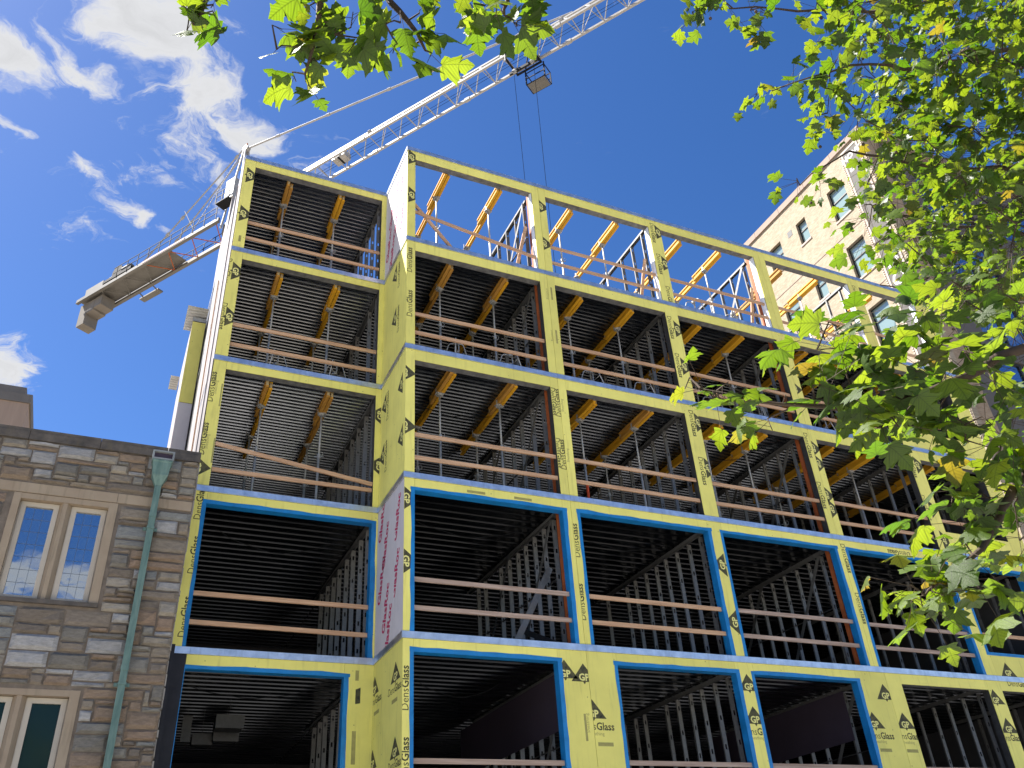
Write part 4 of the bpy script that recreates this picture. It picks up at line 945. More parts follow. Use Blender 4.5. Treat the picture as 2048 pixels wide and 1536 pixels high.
def letter(body, size, yc, z):
    tr = text_tris(body, size, 0.02); wd = width(tr); b = MB()
    for t in tr: b.face([(XT - 0.034, yc - (x - wd / 2), z + y_) for x, y_ in t])
    part('sign_letter', b, BLANKET, tb)
letter('NOW', 0.55, 7.96, 39.65); letter('L', 0.75, 8.2, 38.75); letter('D', 1.15, 7.96, 31.1); letter('O', 1.15, 7.96, 30.0)
# front, in shade: corner pier, grey panels, glazed bays with dark mullions
part('corner_pier', BX(XT + 0.402, XT + 1.4, YC + 0.003, YC + 0.4, 0, ZT), BR_Y, tb)
for x0 in (XT + 1.42, XT + 7.6, XT + 13.8): part('front_panel', BX(x0, x0 + 2.2, YC + 0.1, YC + 0.4, 0, ZT), PANEL, tb)
for x0 in (XT + 3.64, XT + 9.82):
    for zh in ROWS:
        w = part('glazed_bay', MB().box(x0, x0 + 0.12, YC + 0.2, YC + 0.35, zh - 3.4, zh).box(x0 + 1.86, x0 + 2.0, YC + 0.2, YC + 0.35, zh - 3.4, zh).box(x0 + 3.82, x0 + 3.94, YC + 0.2, YC + 0.35, zh - 3.4, zh).box(x0 + 0.12, x0 + 3.82, YC + 0.19, YC + 0.36, zh - 0.14, zh).box(x0 + 0.12, x0 + 3.82, YC + 0.19, YC + 0.36, zh - 3.4, zh - 3.26).box(x0 + 0.12, x0 + 3.82, YC + 0.21, YC + 0.34, zh - 1.3, zh - 1.2), FRM, tb)
        part('pane', BX(x0 + 0.1, x0 + 3.84, YC + 0.27, YC + 0.28, zh - 3.3, zh - 0.1), GL_D, w)
        part('spandrel', BX(x0, x0 + 3.94, YC + 0.1, YC + 0.38, zh + 0.004, zh + 1.04), PANEL, tb)
part('front_coping', BX(XT + 0.505, XT + 16, YC - 0.11, YC + 0.5, ZT + 0.002, ZT + 0.44), COPT, tb)
part('rear_body', BX(XT + 1.3, XT + 16, YC + 0.41, YE, 0, ZT - 0.1), GYP, tb)
part('rear_wall', BX(XT, XT + 1.3, YE + 0.002, YE + 0.3, 0, ZT), BR_Y, tb)

# ---------------------------------------------------------------- tower crane behind the building
CH = Vector((-0.55504, 0.83182, 0.0)); CN = Vector((-0.83182, -0.55504, 0.0)); CZ = Vector((0, 0, 1))
C0 = Vector((8.22, 20.76, 0.0)) + CN * 0.675
T_TOW, ZJ, ZA = 17.4, 47.63, 55.6
base = C0 + CH * T_TOW
cr = thing('tower_crane', 'white lattice tower crane with grey counterjib rising behind the building', 'crane', (base.x, base.y, 0))
def cp(t, n, z): return C0 + CH * t + CN * n + CZ * z       # along the jib (towards the counterjib), across, up
W2, HJ = 0.675, 1.35
# mast
mb = MB()
for a, b in ((-0.5, -0.5), (0.5, -0.5), (0.5, 0.5), (-0.5, 0.5)): mb.beam(cp(T_TOW - 0.2 + a, b - 0.15, 0), cp(T_TOW - 0.2 + a, b - 0.15, ZJ - 1.2), 0.16, 0.16, CH)
mast = part('mast', mb, CRANE_W, cr)
lb = MB(); z = 0.0; i = 0
while z < ZJ - 3:
    sg = 1 if i % 2 else -1
    for n in (-0.5, 0.5): lb.tube(cp(T_TOW - 0.2 - 0.5 * sg, n - 0.15, z), cp(T_TOW - 0.2 + 0.5 * sg, n - 0.15, z + 1.6), 0.04, n=5); lb.tube(cp(T_TOW - 0.2 + n, -0.5 * sg - 0.15, z), cp(T_TOW - 0.2 + n, 0.5 * sg - 0.15, z + 1.6), 0.04, n=5)
    z += 1.6; i += 1
o = part('mast_lacing', lb, CRANE_W, mast); o['kind'] = 'stuff'
part('slewing_ring', MB().tube(cp(T_TOW, 0, ZJ - 1.2), cp(T_TOW, 0, ZJ - 0.5), 0.8, n=20), CRANE_G, cr)
# tower head
hd = MB()
for a, b in ((-0.75, -0.6), (0.75, -0.6), (0.75, 0.6), (-0.75, 0.6)): hd.tube(cp(T_TOW + a, b, ZJ - 0.5), cp(T_TOW + a * 0.12, b * 0.25, ZA - 0.15), 0.085, n=7)
for f in (0.2, 0.45, 0.7):
    z = ZJ + (ZA - ZJ) * f; k = 1 - f
    for n in (-0.6, 0.6): hd.tube(cp(T_TOW - 0.75 * k, n * k, z), cp(T_TOW + 0.75 * k, n * k, z), 0.04, n=5)
head = part('tower_head', hd, CRANE_W, cr)
part('head_sheave', MB().box(0, 0, 0, 0, 0, 0) and MB().tube(cp(T_TOW, -0.18, ZA), cp(T_TOW, 0.18, ZA), 0.28, n=14), CRANE_W, head)
part('aircraft_light', MB().tube(cp(T_TOW, 0, ZA + 0.2), cp(T_TOW, 0, ZA + 0.65), 0.06, n=8), RUST, head)
part('cab', MB().beam(cp(T_TOW - 0.4, -1.7, ZJ + 0.3), cp(T_TOW - 2.2, -1.7, ZJ + 0.3), 1.2, 1.9), CRANE_W, cr)
part('electric_cabinet', MB().beam(cp(T_TOW - 0.35, 0.8, ZJ + 1.4), cp(T_TOW - 0.35, 0.8, ZJ + 3.4), 0.8, 0.9, CH), CRANE_W, cr)
pl = part('service_platform', MB().beam(cp(T_TOW - 0.6, 1.0, ZJ + 1.3), cp(T_TOW + 0.75, 1.0, ZJ + 1.3), 0.8, 0.06), CRANE_D, cr)
rb = MB()
for t in (0.55, 1.3, 1.95):
    rb.beam(cp(T_TOW + t - 1.2, 1.38, ZJ + 1.3), cp(T_TOW + t - 1.2, 1.38, ZJ + 2.4), 0.05, 0.05, CH)
for z in (2.1, 2.6): rb.beam(cp(T_TOW - 0.6, 1.38, ZJ + z - 0.2), cp(T_TOW + 0.75, 1.38, ZJ + z - 0.2), 0.04, 0.04)
part('platform_railing', rb, CRANE_D, pl)
# jib: two bottom chords, one top chord, lacing bar by bar
TJ = -42.0; TR = T_TOW - 0.9
jib = part('jib', MB().beam(cp(TJ, 0, ZJ + HJ), cp(TR, 0, ZJ + HJ), 0.13, 0.13), CRANE_W, cr)
for n in (-W2, W2):
    part('bottom_chord', MB().beam(cp(TJ, n, ZJ), cp(TR, n, ZJ), 0.15, 0.15), CRANE_W, jib)
step = 1.55; i = 0; t = TR
while t > TJ + step and i < 38:
    for n in (-W2, W2):
        part('lacing_bar', MB().tube(cp(t, n, ZJ), cp(t - step / 2, 0, ZJ + HJ), 0.034, n=6), CRANE_W, jib)
        part('lacing_bar', MB().tube(cp(t - step / 2, 0, ZJ + HJ), cp(t - step, n, ZJ), 0.034, n=6), CRANE_W, jib)
    part('cross_bar', MB().tube(cp(t, -W2, ZJ), cp(t, W2, ZJ), 0.032, n=6), CRANE_W, jib)
    if i % 2 == 0: part('cross_bar', MB().tube(cp(t, -W2, ZJ + 0.01), cp(t - step, W2, ZJ + 0.01), 0.022, n=5), CRANE_W, jib)
    t -= step; i += 1
for t in (4.6, -3.0, -10.5, -18): part('section_joint', MB().tube(cp(t - 0.1, 0, ZJ + HJ + 0.02), cp(t + 0.1, 0, ZJ + HJ + 0.02), 0.16, n=8), CRANE_W, jib)
for t in (4.6, -3.0, -10.5):
    for n in (-W2, W2): part('section_joint', MB().beam(cp(t - 0.18, n, ZJ), cp(t + 0.18, n, ZJ), 0.21, 0.21), CRANE_W, jib)
part('jib_winch_box', MB().beam(cp(7.6, 0.05, ZJ + 0.35), cp(6.5, 0.05, ZJ + 0.35), 0.7, 0.5), CRANE_W, jib)
part('jib_winch_drum', MB().tube(cp(7.05, -0.32, ZJ + 0.3), cp(7.05, 0.42, ZJ + 0.3), 0.22, n=12), CRANE_D, jib)
part('trolley_rope', MB().tube(cp(TR, 0.05, ZJ + 0.12), cp(-40, 0.05, ZJ + 0.12), 0.012, n=4), ROPE, jib)
part('trolley_rope', MB().tube(cp(TR, -0.2, ZJ + 0.2), cp(-40, -0.2, ZJ + 0.2), 0.012, n=4), ROPE, jib)
# pendant bars with their links
TPJ = -11.3
P0, P1 = cp(T_TOW - 0.1, 0, ZA), cp(TPJ, 0, ZJ + HJ + 0.12)
pd = part('pendant_bar', MB().tube(P0, P1, 0.075, n=8), CRANE_W, cr)
for f in (0.12, 0.30, 0.50, 0.70, 0.87):
    q = P0.lerp(P1, f); d = (P1 - P0).normalized()
    part('pendant_link', MB().tube(q - d * 0.16, q + d * 0.16, 0.11, n=8), CRANE_W, pd)
TE = 34.4
P2 = cp(T_TOW + 10.6, 0.55, ZJ + 0.4)
for n in (-0.55, 0.55):
    a, b = cp(T_TOW + 0.1, n * 0.25, ZA), cp(T_TOW + 10.2, n, ZJ + 0.5)
    pd = part('pendant_bar', MB().tube(a, b, 0.06, n=8), CRANE_W, cr)
    for f in (0.07, 0.58, 0.72): q = a.lerp(b, f); d = (b - a).normalized(); part('pendant_link', MB().tube(q - d * 0.16, q + d * 0.16, 0.12, n=8), CRANE_W, pd)
part('stay_strut', MB().tube(cp(T_TOW + 5.5, 0.6, ZJ + 3.9), cp(T_TOW + 4.0, 0.6, ZJ + 1.2), 0.03, n=6), CRANE_W, cr)
part('stay_strut', MB().tube(cp(T_TOW + 0.6, 0.2, ZA - 0.9), cp(T_TOW + 4.6, 0.6, ZJ + 0.2), 0.035, n=6), CRANE_W, cr)
# counterjib
WC = 0.95
cj = part('counterjib', MB().beam(cp(T_TOW + 0.6, WC, ZJ), cp(TE, WC, ZJ), 0.16, 0.34), CRANE_G, cr)
part('side_girder', MB().beam(cp(T_TOW + 0.6, -WC, ZJ), cp(TE, -WC, ZJ), 0.16, 0.34), CRANE_G, cj)
for n in (-WC, WC):
    part('girder_flange', MB().beam(cp(T_TOW + 0.6, n, ZJ - 0.185), cp(TE, n, ZJ - 0.185), 0.26, 0.03), CRANE_G, cj)
t = T_TOW + 1.0; i = 0
while t < TE - 2.5:
    sg = WC - 0.1 if i % 2 else -(WC - 0.1)
    part('cross_brace', MB().tube(cp(t, -sg, ZJ - 0.1), cp(t + 1.3, sg, ZJ - 0.1), 0.04, n=6), CRANE_G if i > 5 else RUST, cj)
    t += 1.3; i += 1
part('deck_plate', MB().beam(cp(T_TOW + 6.2, 0, ZJ + 0.16), cp(TE, 0, ZJ + 0.16), 2 * WC - 0.2, 0.03), CRANE_G, cj)
rl = MB()
for n in (WC + 0.1,):
    for z in (0.75, 1.3): rl.beam(cp(T_TOW + 0.8, n, ZJ + z), cp(TE - 4.4, n, ZJ + z), 0.04, 0.04)
    t = T_TOW + 0.9
    while t < TE - 4.3: rl.beam(cp(t, n, ZJ + 0.2), cp(t, n, ZJ + 1.3), 0.045, 0.045, CH); t += 1.25
part('walkway_railing', rl, CRANE_D, cj)
rl = MB()
for z in (0.75, 1.3): rl.beam(cp(T_TOW + 0.8, -WC - 0.1, ZJ + z), cp(TE - 8, -WC - 0.1, ZJ + z), 0.04, 0.04)
t = T_TOW + 0.9
while t < TE - 8: rl.beam(cp(t, -WC - 0.1, ZJ + 0.2), cp(t, -WC - 0.1, ZJ + 1.3), 0.045, 0.045, CH); t += 1.25
part('walkway_railing', rl, CRANE_D, cj)
part('warning_board', MB().beam(cp(T_TOW + 4.2, WC + 0.11, ZJ + 0.02), cp(T_TOW + 9.0, WC + 0.11, ZJ + 0.02), 0.02, 0.2), mat('faded_red_board', (0.50, 0.33, 0.30), 0.7, var=0.3, scale=3), cj)
# hoist winch on the counterjib
wn = part('hoist_winch', MB().tube(cp(TE - 4.6, -0.3, ZJ + 1.0), cp(TE - 4.6, 0.9, ZJ + 1.0), 0.62, n=16), CRANE_D, cr)
part('winch_motor', MB().tube(cp(TE - 6.0, 0.6, ZJ + 0.95), cp(TE - 5.2, 0.6, ZJ + 0.95), 0.36, n=12), CRANE_G, wn)
part('winch_frame', MB().beam(cp(TE - 6.6, 0.4, ZJ + 0.42), cp(TE - 3.2, 0.4, ZJ + 0.42), 1.3, 0.26), CRANE_D, wn)
part('winch_cowl', MB().tube(cp(TE - 3.9, 0.5, ZJ + 0.9), cp(TE - 3.5, 0.5, ZJ + 0.9), 0.3, n=12), CRANE_G, wn)
part('machinery_box', MB().beam(cp(TE - 3.0, 0.2, ZJ + 0.55), cp(TE - 0.8, 0.2, ZJ + 0.55), 1.4, 0.75), CRANE_G, cr)
for a, b, z0, z1 in ((TE - 0.95, TE - 0.05, -2.3, -0.2), (TE - 1.86, TE - 0.98, -1.3, -0.2), (TE - 2.77, TE - 1.89, -1.15, -0.2)):
    part('counterweight_block', MB().beam(cp((a + b) / 2, 0, ZJ + z0), cp((a + b) / 2, 0, ZJ + z1), 1.15, b - a, CH), BALLAST, cr)
part('hung_tray', MB().beam(cp(TE - 7.0, -1.6, ZJ - 0.4), cp(TE - 4.8, -1.6, ZJ - 0.4), 0.5, 0.12), CRANE_G, cj)
for t in (TE - 6.7, TE - 5.1): part('tray_arm', MB().beam(cp(t, -WC, ZJ - 0.12), cp(t, -1.75, ZJ - 0.36), 0.07, 0.07), CRANE_G, cj)
# trolley, maintenance basket and hoist ropes
TT = -7.6
tr = MB()
for n in (-W2, W2): tr.beam(cp(TT - 0.9, n * 1.15, ZJ - 0.22), cp(TT + 0.9, n * 1.15, ZJ - 0.22), 0.08, 0.14)
for t in (-0.85, 0.85): tr.beam(cp(TT + t, -W2 * 1.15, ZJ - 0.22), cp(TT + t, W2 * 1.15, ZJ - 0.22), 0.09, 0.12); tr.beam(cp(TT + t, 0, ZJ - 0.9), cp(TT + t, -W2, ZJ - 0.2), 0.07, 0.07)
tr.beam(cp(TT - 0.9, W2, ZJ - 0.2), cp(TT + 0.2, -W2, ZJ - 0.2), 0.07, 0.07); tr.beam(cp(TT - 1.0, 0, ZJ - 0.9), cp(TT + 1.0, 0, ZJ - 0.9), 0.12, 0.2)
tl = part('trolley', tr, CRANE_D, cr)
for t in (-0.8, 0.8):
    for n in (-W2, W2): part('trolley_wheel', MB().tube(cp(TT + t, n - 0.05, ZJ + 0.12), cp(TT + t, n + 0.12, ZJ + 0.12), 0.11, n=10), CRANE_D, tl)
    part('rope_sheave', MB().tube(cp(TT + t * 0.8, -0.05, ZJ - 0.85), cp(TT + t * 0.8, 0.05, ZJ - 0.85), 0.2, n=14), CRANE_W, tl)
    part('guide_tube', MB().tube(cp(TT + t, W2 + 0.1, ZJ + 0.25), cp(TT + t, W2 + 0.1, ZJ - 0.6), 0.05, n=8), CRANE_G, tl)
bk = MB()
for t in (-1.0, 0.3):
    bk.beam(cp(TT + t, -W2 - 0.1, ZJ - 0.3), cp(TT + t, -W2 - 0.1, ZJ - 1.6), 0.07, 0.07, CH); bk.beam(cp(TT + t, -W2 - 0.9, ZJ - 0.5), cp(TT + t, -W2 - 0.9, ZJ - 1.6), 0.06, 0.06, CH); bk.beam(cp(TT + t, -W2 - 0.1, ZJ - 0.5), cp(TT + t, -W2 - 0.9, ZJ - 0.5), 0.05, 0.05); bk.beam(cp(TT + t, -W2 - 0.1, ZJ - 1.6), cp(TT + t, -W2 - 0.9, ZJ - 1.6), 0.05, 0.05)
for n in (-0.1, -0.9):
    for z in (-0.55, -1.05, -1.6): bk.beam(cp(TT - 1.0, -W2 + n, ZJ + z), cp(TT + 0.3, -W2 + n, ZJ + z), 0.05, 0.05)
ba = part('maintenance_basket', bk, CRANE_D, tl)
part('basket_floor', MB().beam(cp(TT - 0.95, -W2 - 0.5, ZJ - 1.62), cp(TT + 0.25, -W2 - 0.5, ZJ - 1.62), 0.78, 0.03), CRANE_G, ba)
part('hoist_rope', MB().tube(cp(TT + 0.7, 0, ZJ - 0.9), cp(TT + 0.45, 0, 8), 0.014, n=5), ROPE, tl)
part('hoist_rope', MB().tube(cp(TT - 0.7, 0, ZJ - 0.9), cp(TT - 0.45, 0, 8), 0.014, n=5), ROPE, tl)

# leaf clusters: x, y, z, spread, leaves
RIGHT_NEAR= [[-2.41,-12.4,3.98,0.14,3],[-2.32,-12.42,3.9,0.14,3],[-2.42,-12.29,4.04,0.14,3],[-2.36,-12.56,3.93,0.14,3],[-2.09,-12.5,3.73,0.14,3],[-1.99,-12.54,3.85,0.14,3],[-1.81,-12.68,4.18,0.17,7],[-1.82,-12.87,4.19,0.14,7],[-1.92,-12.8,3.86,0.14,7],[-1.6,-12.71,4.14,0.17,7],[-1.71,-12.85,3.83,0.14,7],[-1.35,-12.76,4.25,0.17,7],[-1.73,-12.87,3.66,0.14,7],[-1.37,-12.94,4.25,0.17,7],[-1.52,-12.98,3.91,0.14,7],[-1.73,-12.95,3.54,0.14,7],[-1.12,-12.86,4.22,0.17,7],[-0.96,-12.92,4.43,0.17,7],[-1.26,-12.93,3.87,0.17,7],[-1.15,-13.07,4.05,0.17,7],[-0.81,-13.0,4.48,0.17,6],[-1.13,-13.1,3.84,0.17,6],[-0.89,-13.13,4.12,0.17,6],[-0.64,-13.11,4.51,0.17,6],[-1.11,-12.99,3.67,0.17,6],[-0.89,-13.0,3.76,0.17,6],[-1.82,-12.61,3.9,0.14,7],[-1.62,-12.66,3.91,0.17,7],[-1.24,-12.76,3.87,0.17,7],[-1.18,-12.9,3.71,0.17,7],[-0.75,-13.03,3.99,0.17,6],[-0.99,-12.9,3.59,0.17,6],[-0.97,-12.63,3.44,0.17,7],[-1.1,-12.59,3.38,0.17,7],[-0.84,-12.7,3.54,0.17,6],[-0.76,-12.74,3.42,0.17,6],[-0.69,-12.84,3.68,0.17,6],[-0.89,-12.65,3.28,0.17,6],[-0.66,-12.6,3.26,0.17,6],[-1.23,-12.59,3.08,0.17,7],[-1.29,-12.5,3.03,0.17,7],[-1.12,-12.6,3.13,0.17,7],[-1.39,-12.47,2.88,0.14,7],[-1.17,-12.62,2.97,0.17,7],[-1.4,-12.48,2.96,0.14,7],[-1.32,-12.56,2.91,0.14,7],[-0.57,-12.77,3.58,0.17,6],[-0.52,-12.91,3.92,0.17,6],[-0.44,-12.55,3.25,0.17,6]]
RIGHT_UP= [[3.21,-10.75,8.42,0.2,17],[4.31,-11.29,8.31,0.2,17],[4.13,-11.53,8.53,0.2,17],[0.54,-13.06,8.5,0.2,17],[2.73,-12.44,9.8,0.2,17],[1.31,-13.15,7.82,0.2,17],[2.41,-12.04,6.44,0.2,17],[3.31,-12.11,8.25,0.2,17],[3.92,-10.2,7.84,0.2,17],[0.26,-12.01,7.98,0.13,8],[1.94,-11.17,10.07,0.2,8],[1.43,-11.94,8.85,0.2,17],[2.92,-12.38,10.67,0.2,17],[2.65,-12.93,9.97,0.2,17],[2.57,-11.73,6.44,0.2,17],[2.53,-12.63,9.75,0.2,17],[1.29,-12.14,6.08,0.2,17],[1.66,-13.35,8.33,0.2,17],[1.97,-11.16,6.81,0.2,17],[0.95,-13.57,7.28,0.2,17],[1.44,-11.82,9.46,0.2,8],[2.15,-12.36,7.95,0.2,17],[2.66,-12.72,9.56,0.2,17],[2.02,-11.75,10.42,0.2,17],[2.62,-12.55,7.95,0.2,17],[1.61,-12.32,7.65,0.2,17],[3.09,-11.41,8.04,0.2,17],[2.75,-12.07,9.04,0.2,17],[0.74,-12.41,6.76,0.2,17],[2.01,-11.96,9.5,0.2,17],[2.47,-10.47,8.01,0.2,17],[3.29,-12.07,9.38,0.2,17],[4.27,-11.17,8.7,0.2,17],[2.28,-11.91,10.23,0.2,17],[3.14,-11.06,8.23,0.2,17],[1.91,-11.47,7.72,0.2,17],[1.02,-11.58,7.36,0.2,17],[0.94,-12.34,6.7,0.2,17],[0.17,-12.71,7.72,0.2,17],[1.86,-10.88,8.54,0.2,8],[1.11,-12.21,9.99,0.2,8],[2.76,-11.9,6.9,0.2,17],[2.18,-12.04,7.38,0.2,17],[3.83,-9.75,8.19,0.2,17],[2.93,-11.53,9.83,0.2,17],[1.0,-12.01,7.11,0.2,17],[0.66,-11.9,7.94,0.2,8],[1.95,-12.46,7.1,0.2,17],[2.6,-11.06,10.46,0.2,8],[1.37,-12.2,7.85,0.2,17],[1.36,-12.88,8.01,0.2,17],[1.4,-11.89,8.1,0.2,17],[0.98,-12.51,6.71,0.2,17],[3.17,-11.48,7.04,0.2,17],[2.26,-10.86,8.92,0.2,17],[2.13,-12.69,7.92,0.2,17],[1.47,-12.36,7.78,0.2,17],[1.64,-11.85,6.22,0.2,17],[1.77,-11.39,8.34,0.2,17],[1.11,-11.89,9.7,0.2,8],[1.08,-13.3,8.19,0.2,17],[3.28,-11.29,7.7,0.2,17],[3.91,-11.14,6.98,0.2,17],[2.49,-12.94,9.05,0.2,17],[0.38,-13.19,8.05,0.2,17],[2.1,-12.52,9.4,0.2,17],[1.97,-12.53,7.57,0.2,17],[0.72,-12.95,7.71,0.2,17],[1.28,-11.51,11.11,0.13,8],[0.57,-11.85,6.5,0.2,17],[0.27,-12.81,8.26,0.2,17],[0.27,-12.21,8.77,0.13,8],[0.78,-13.78,7.59,0.2,17],[-0.18,-12.75,8.11,0.2,8],[-0.4,-12.82,8.11,0.13,8],[1.75,-11.73,8.77,0.2,17],[2.08,-11.45,6.64,0.2,17],[0.14,-12.18,8.99,0.13,8],[3.35,-11.13,7.07,0.2,17],[1.41,-12.32,6.49,0.2,17],[2.26,-11.11,9.45,0.2,17],[1.53,-12.76,6.65,0.2,17],[2.29,-11.12,10.73,0.2,8],[0.28,-12.94,8.39,0.2,17],[2.95,-10.9,7.56,0.2,17],[1.24,-12.54,8.72,0.2,17],[1.66,-11.22,7.68,0.2,17],[1.76,-11.39,7.5,0.2,17],[1.67,-12.96,7.8,0.2,17],[3.0,-11.03,8.37,0.2,17],[3.58,-10.82,8.06,0.2,17],[0.87,-12.88,7.54,0.2,17],[1.56,-11.7,8.83,0.2,17],[4.25,-10.94,8.12,0.2,17],[2.15,-13.12,8.26,0.2,17],[1.24,-11.63,8.84,0.2,8],[1.88,-11.18,8.85,0.2,17],[1.45,-13.21,7.38,0.2,17],[1.17,-11.59,6.62,0.2,17],[1.06,-12.64,8.17,0.2,17],[2.04,-12.29,9.9,0.2,17],[2.45,-10.62,7.45,0.2,17],[0.17,-12.39,8.76,0.13,8],[2.69,-10.91,7.57,0.2,17],[2.56,-11.96,10.89,0.2,17],[1.09,-12.18,7.32,0.2,17],[2.64,-12.26,9.07,0.2,17],[2.26,-12.04,6.8,0.2,17],[1.1,-11.45,9.96,0.13,8],[3.29,-11.72,8.16,0.2,17],[1.42,-11.25,8.74,0.2,8],[1.24,-12.54,8.05,0.2,17],[1.45,-12.67,8.93,0.2,17],[0.73,-12.09,7.5,0.2,17],[2.44,-11.46,7.42,0.2,17],[2.44,-10.91,8.71,0.2,17],[3.52,-11.43,9.02,0.2,17],[0.33,-12.8,8.81,0.2,17],[1.77,-12.02,7.83,0.2,17],[1.13,-13.38,7.96,0.2,17],[-0.56,-12.81,8.14,0.13,8],[2.54,-12.48,8.88,0.2,17],[0.94,-12.5,8.01,0.2,17],[1.91,-11.96,6.34,0.2,17],[1.9,-12.49,6.63,0.2,17],[0.12,-11.98,8.07,0.13,8],[0.06,-12.25,8.12,0.13,8],[1.75,-11.6,10.18,0.2,8],[1.32,-11.12,7.81,0.2,8],[1.19,-11.17,7.41,0.2,8],[2.21,-11.72,6.13,0.2,17],[3.78,-10.21,8.83,0.2,17],[3.3,-10.75,8.22,0.2,17],[3.11,-10.38,7.43,0.2,17],[2.42,-12.08,8.96,0.2,17],[2.76,-11.14,9.18,0.2,17],[1.45,-12.67,6.98,0.2,17],[3.14,-12.87,10.21,0.2,17],[2.64,-11.41,9.41,0.2,17],[3.19,-10.96,7.04,0.2,17],[3.35,-12.44,8.9,0.2,17],[2.99,-11.72,6.59,0.2,17],[1.25,-11.67,9.76,0.13,8],[2.4,-12.7,10.24,0.2,17],[2.3,-12.29,6.7,0.2,17],[3.7,-11.49,8.79,0.2,17],[0.66,-11.52,6.7,0.2,8],[2.0,-11.1,7.55,0.2,17],[2.36,-12.17,7.98,0.2,17],[1.42,-11.66,6.29,0.2,17],[-1.04,-11.79,8.85,0.13,5],[-0.92,-11.9,8.84,0.13,5],[-0.78,-12.0,8.8,0.13,5],[-0.61,-12.06,8.74,0.13,5],[-0.45,-12.13,8.66,0.13,5],[-0.29,-11.57,8.27,0.13,5],[-0.18,-11.68,8.25,0.13,5],[-0.05,-11.84,8.24,0.13,5],[0.59,-10.99,7.92,0.13,5],[0.75,-11.13,7.87,0.13,8],[0.33,-11.59,8.09,0.13,8],[0.51,-11.66,8.26,0.13,8],[-1.01,-11.72,8.8,0.13,5]]
TOP= [[-5.15,-12.53,5.32,0.055,2],[-5.07,-12.59,5.5,0.055,3],[-5.01,-12.59,5.37,0.055,2],[-5.18,-12.54,5.45,0.055,2],[-4.58,-12.73,5.58,0.055,4],[-4.64,-12.62,5.38,0.055,3],[-4.74,-12.58,5.36,0.055,2],[-4.54,-12.71,5.43,0.055,3],[-4.62,-12.49,5.28,0.055,2],[-4.53,-12.54,5.18,0.055,3],[-4.53,-12.58,5.34,0.055,3],[-4.41,-12.67,5.39,0.055,3],[-4.42,-12.77,5.58,0.055,4],[-4.48,-12.66,5.51,0.055,3],[-4.66,-12.64,5.64,0.055,3],[-4.73,-12.6,5.5,0.055,2],[-4.26,-12.86,5.62,0.055,3],[-4.2,-12.86,5.49,0.055,2],[-4.09,-12.82,5.44,0.055,3],[-4.2,-12.74,5.4,0.055,2],[-4.01,-12.88,5.46,0.055,2],[-4.11,-12.89,5.6,0.055,3],[-4.27,-12.83,5.48,0.055,2],[-4.02,-12.79,5.4,0.055,2],[-3.86,-13.0,5.61,0.055,3],[-3.77,-13.06,5.5,0.055,4],[-3.66,-13.07,5.47,0.055,4],[-3.81,-13.03,5.61,0.055,3],[-3.56,-13.11,5.58,0.055,3],[-3.72,-13.07,5.61,0.055,3]]
RIGHT_OUT= [[5.82,-13.68,5.7,0.3,10],[4.22,-15.28,7.84,0.3,10],[3.57,-13.13,8.85,0.3,10],[6.65,-12.22,6.7,0.3,10],[1.46,-13.95,8.36,0.3,10],[4.82,-11.85,7.38,0.3,10],[5.6,-13.66,6.52,0.3,10],[6.99,-11.14,8.27,0.3,10],[6.0,-13.74,7.27,0.3,10],[5.09,-12.96,9.9,0.3,10],[6.54,-12.37,8.08,0.3,10],[6.2,-13.76,7.4,0.3,10],[3.9,-13.9,7.34,0.3,10],[8.39,-11.38,8.45,0.3,10],[3.48,-15.55,8.12,0.3,10],[9.17,-13.54,7.85,0.3,10],[5.67,-14.88,6.89,0.3,10],[5.7,-14.85,8.54,0.3,10],[6.03,-15.37,7.66,0.3,10],[3.19,-13.36,6.15,0.3,10],[6.39,-11.99,6.7,0.3,10],[4.25,-14.25,8.75,0.3,10],[4.71,-12.5,8.05,0.3,10],[0.84,-13.87,8.77,0.3,10],[3.76,-13.61,9.92,0.3,10],[6.63,-13.44,7.39,0.3,10],[3.02,-12.69,8.32,0.3,10],[3.5,-13.42,7.49,0.3,10],[4.24,-12.94,6.77,0.3,10],[6.53,-13.1,5.83,0.3,10],[5.85,-14.13,8.7,0.3,10],[7.38,-14.79,5.84,0.3,10],[4.55,-12.59,7.65,0.3,10],[3.07,-15.13,7.12,0.3,10],[8.78,-13.37,7.19,0.3,10],[4.15,-15.27,5.5,0.3,10],[5.48,-13.58,6.01,0.3,10],[3.05,-14.08,6.38,0.3,10],[6.45,-12.66,7.13,0.3,10],[5.7,-14.94,10.66,0.3,10],[6.8,-12.06,8.36,0.3,10],[2.06,-12.71,6.3,0.3,10],[7.57,-13.07,9.35,0.3,10],[7.21,-12.28,8.11,0.3,10],[5.26,-13.85,7.97,0.3,10],[6.85,-12.63,7.02,0.3,10],[4.23,-11.84,6.38,0.3,10],[3.63,-12.4,7.68,0.3,10],[7.72,-15.17,6.54,0.3,10],[3.52,-12.73,6.73,0.3,10],[6.27,-12.01,9.94,0.3,10],[6.47,-10.31,7.48,0.3,10],[3.87,-14.47,6.87,0.3,10],[2.84,-13.67,10.22,0.3,10],[4.9,-13.53,6.59,0.3,10],[5.38,-12.11,8.26,0.3,10],[5.58,-12.44,10.58,0.3,10],[7.25,-14.72,9.78,0.3,10],[7.84,-14.19,9.08,0.3,10],[8.11,-11.46,6.32,0.3,10],[5.36,-11.22,6.02,0.3,10],[8.48,-15.01,7.86,0.3,10],[6.36,-16.05,8.8,0.3,10],[5.25,-11.44,7.98,0.3,10],[2.71,-15.2,6.69,0.3,10],[5.51,-13.4,9.19,0.3,10],[8.96,-13.63,7.31,0.3,10],[3.57,-12.92,9.16,0.3,10],[4.12,-13.18,8.63,0.3,10],[2.67,-15.93,8.56,0.3,10]]
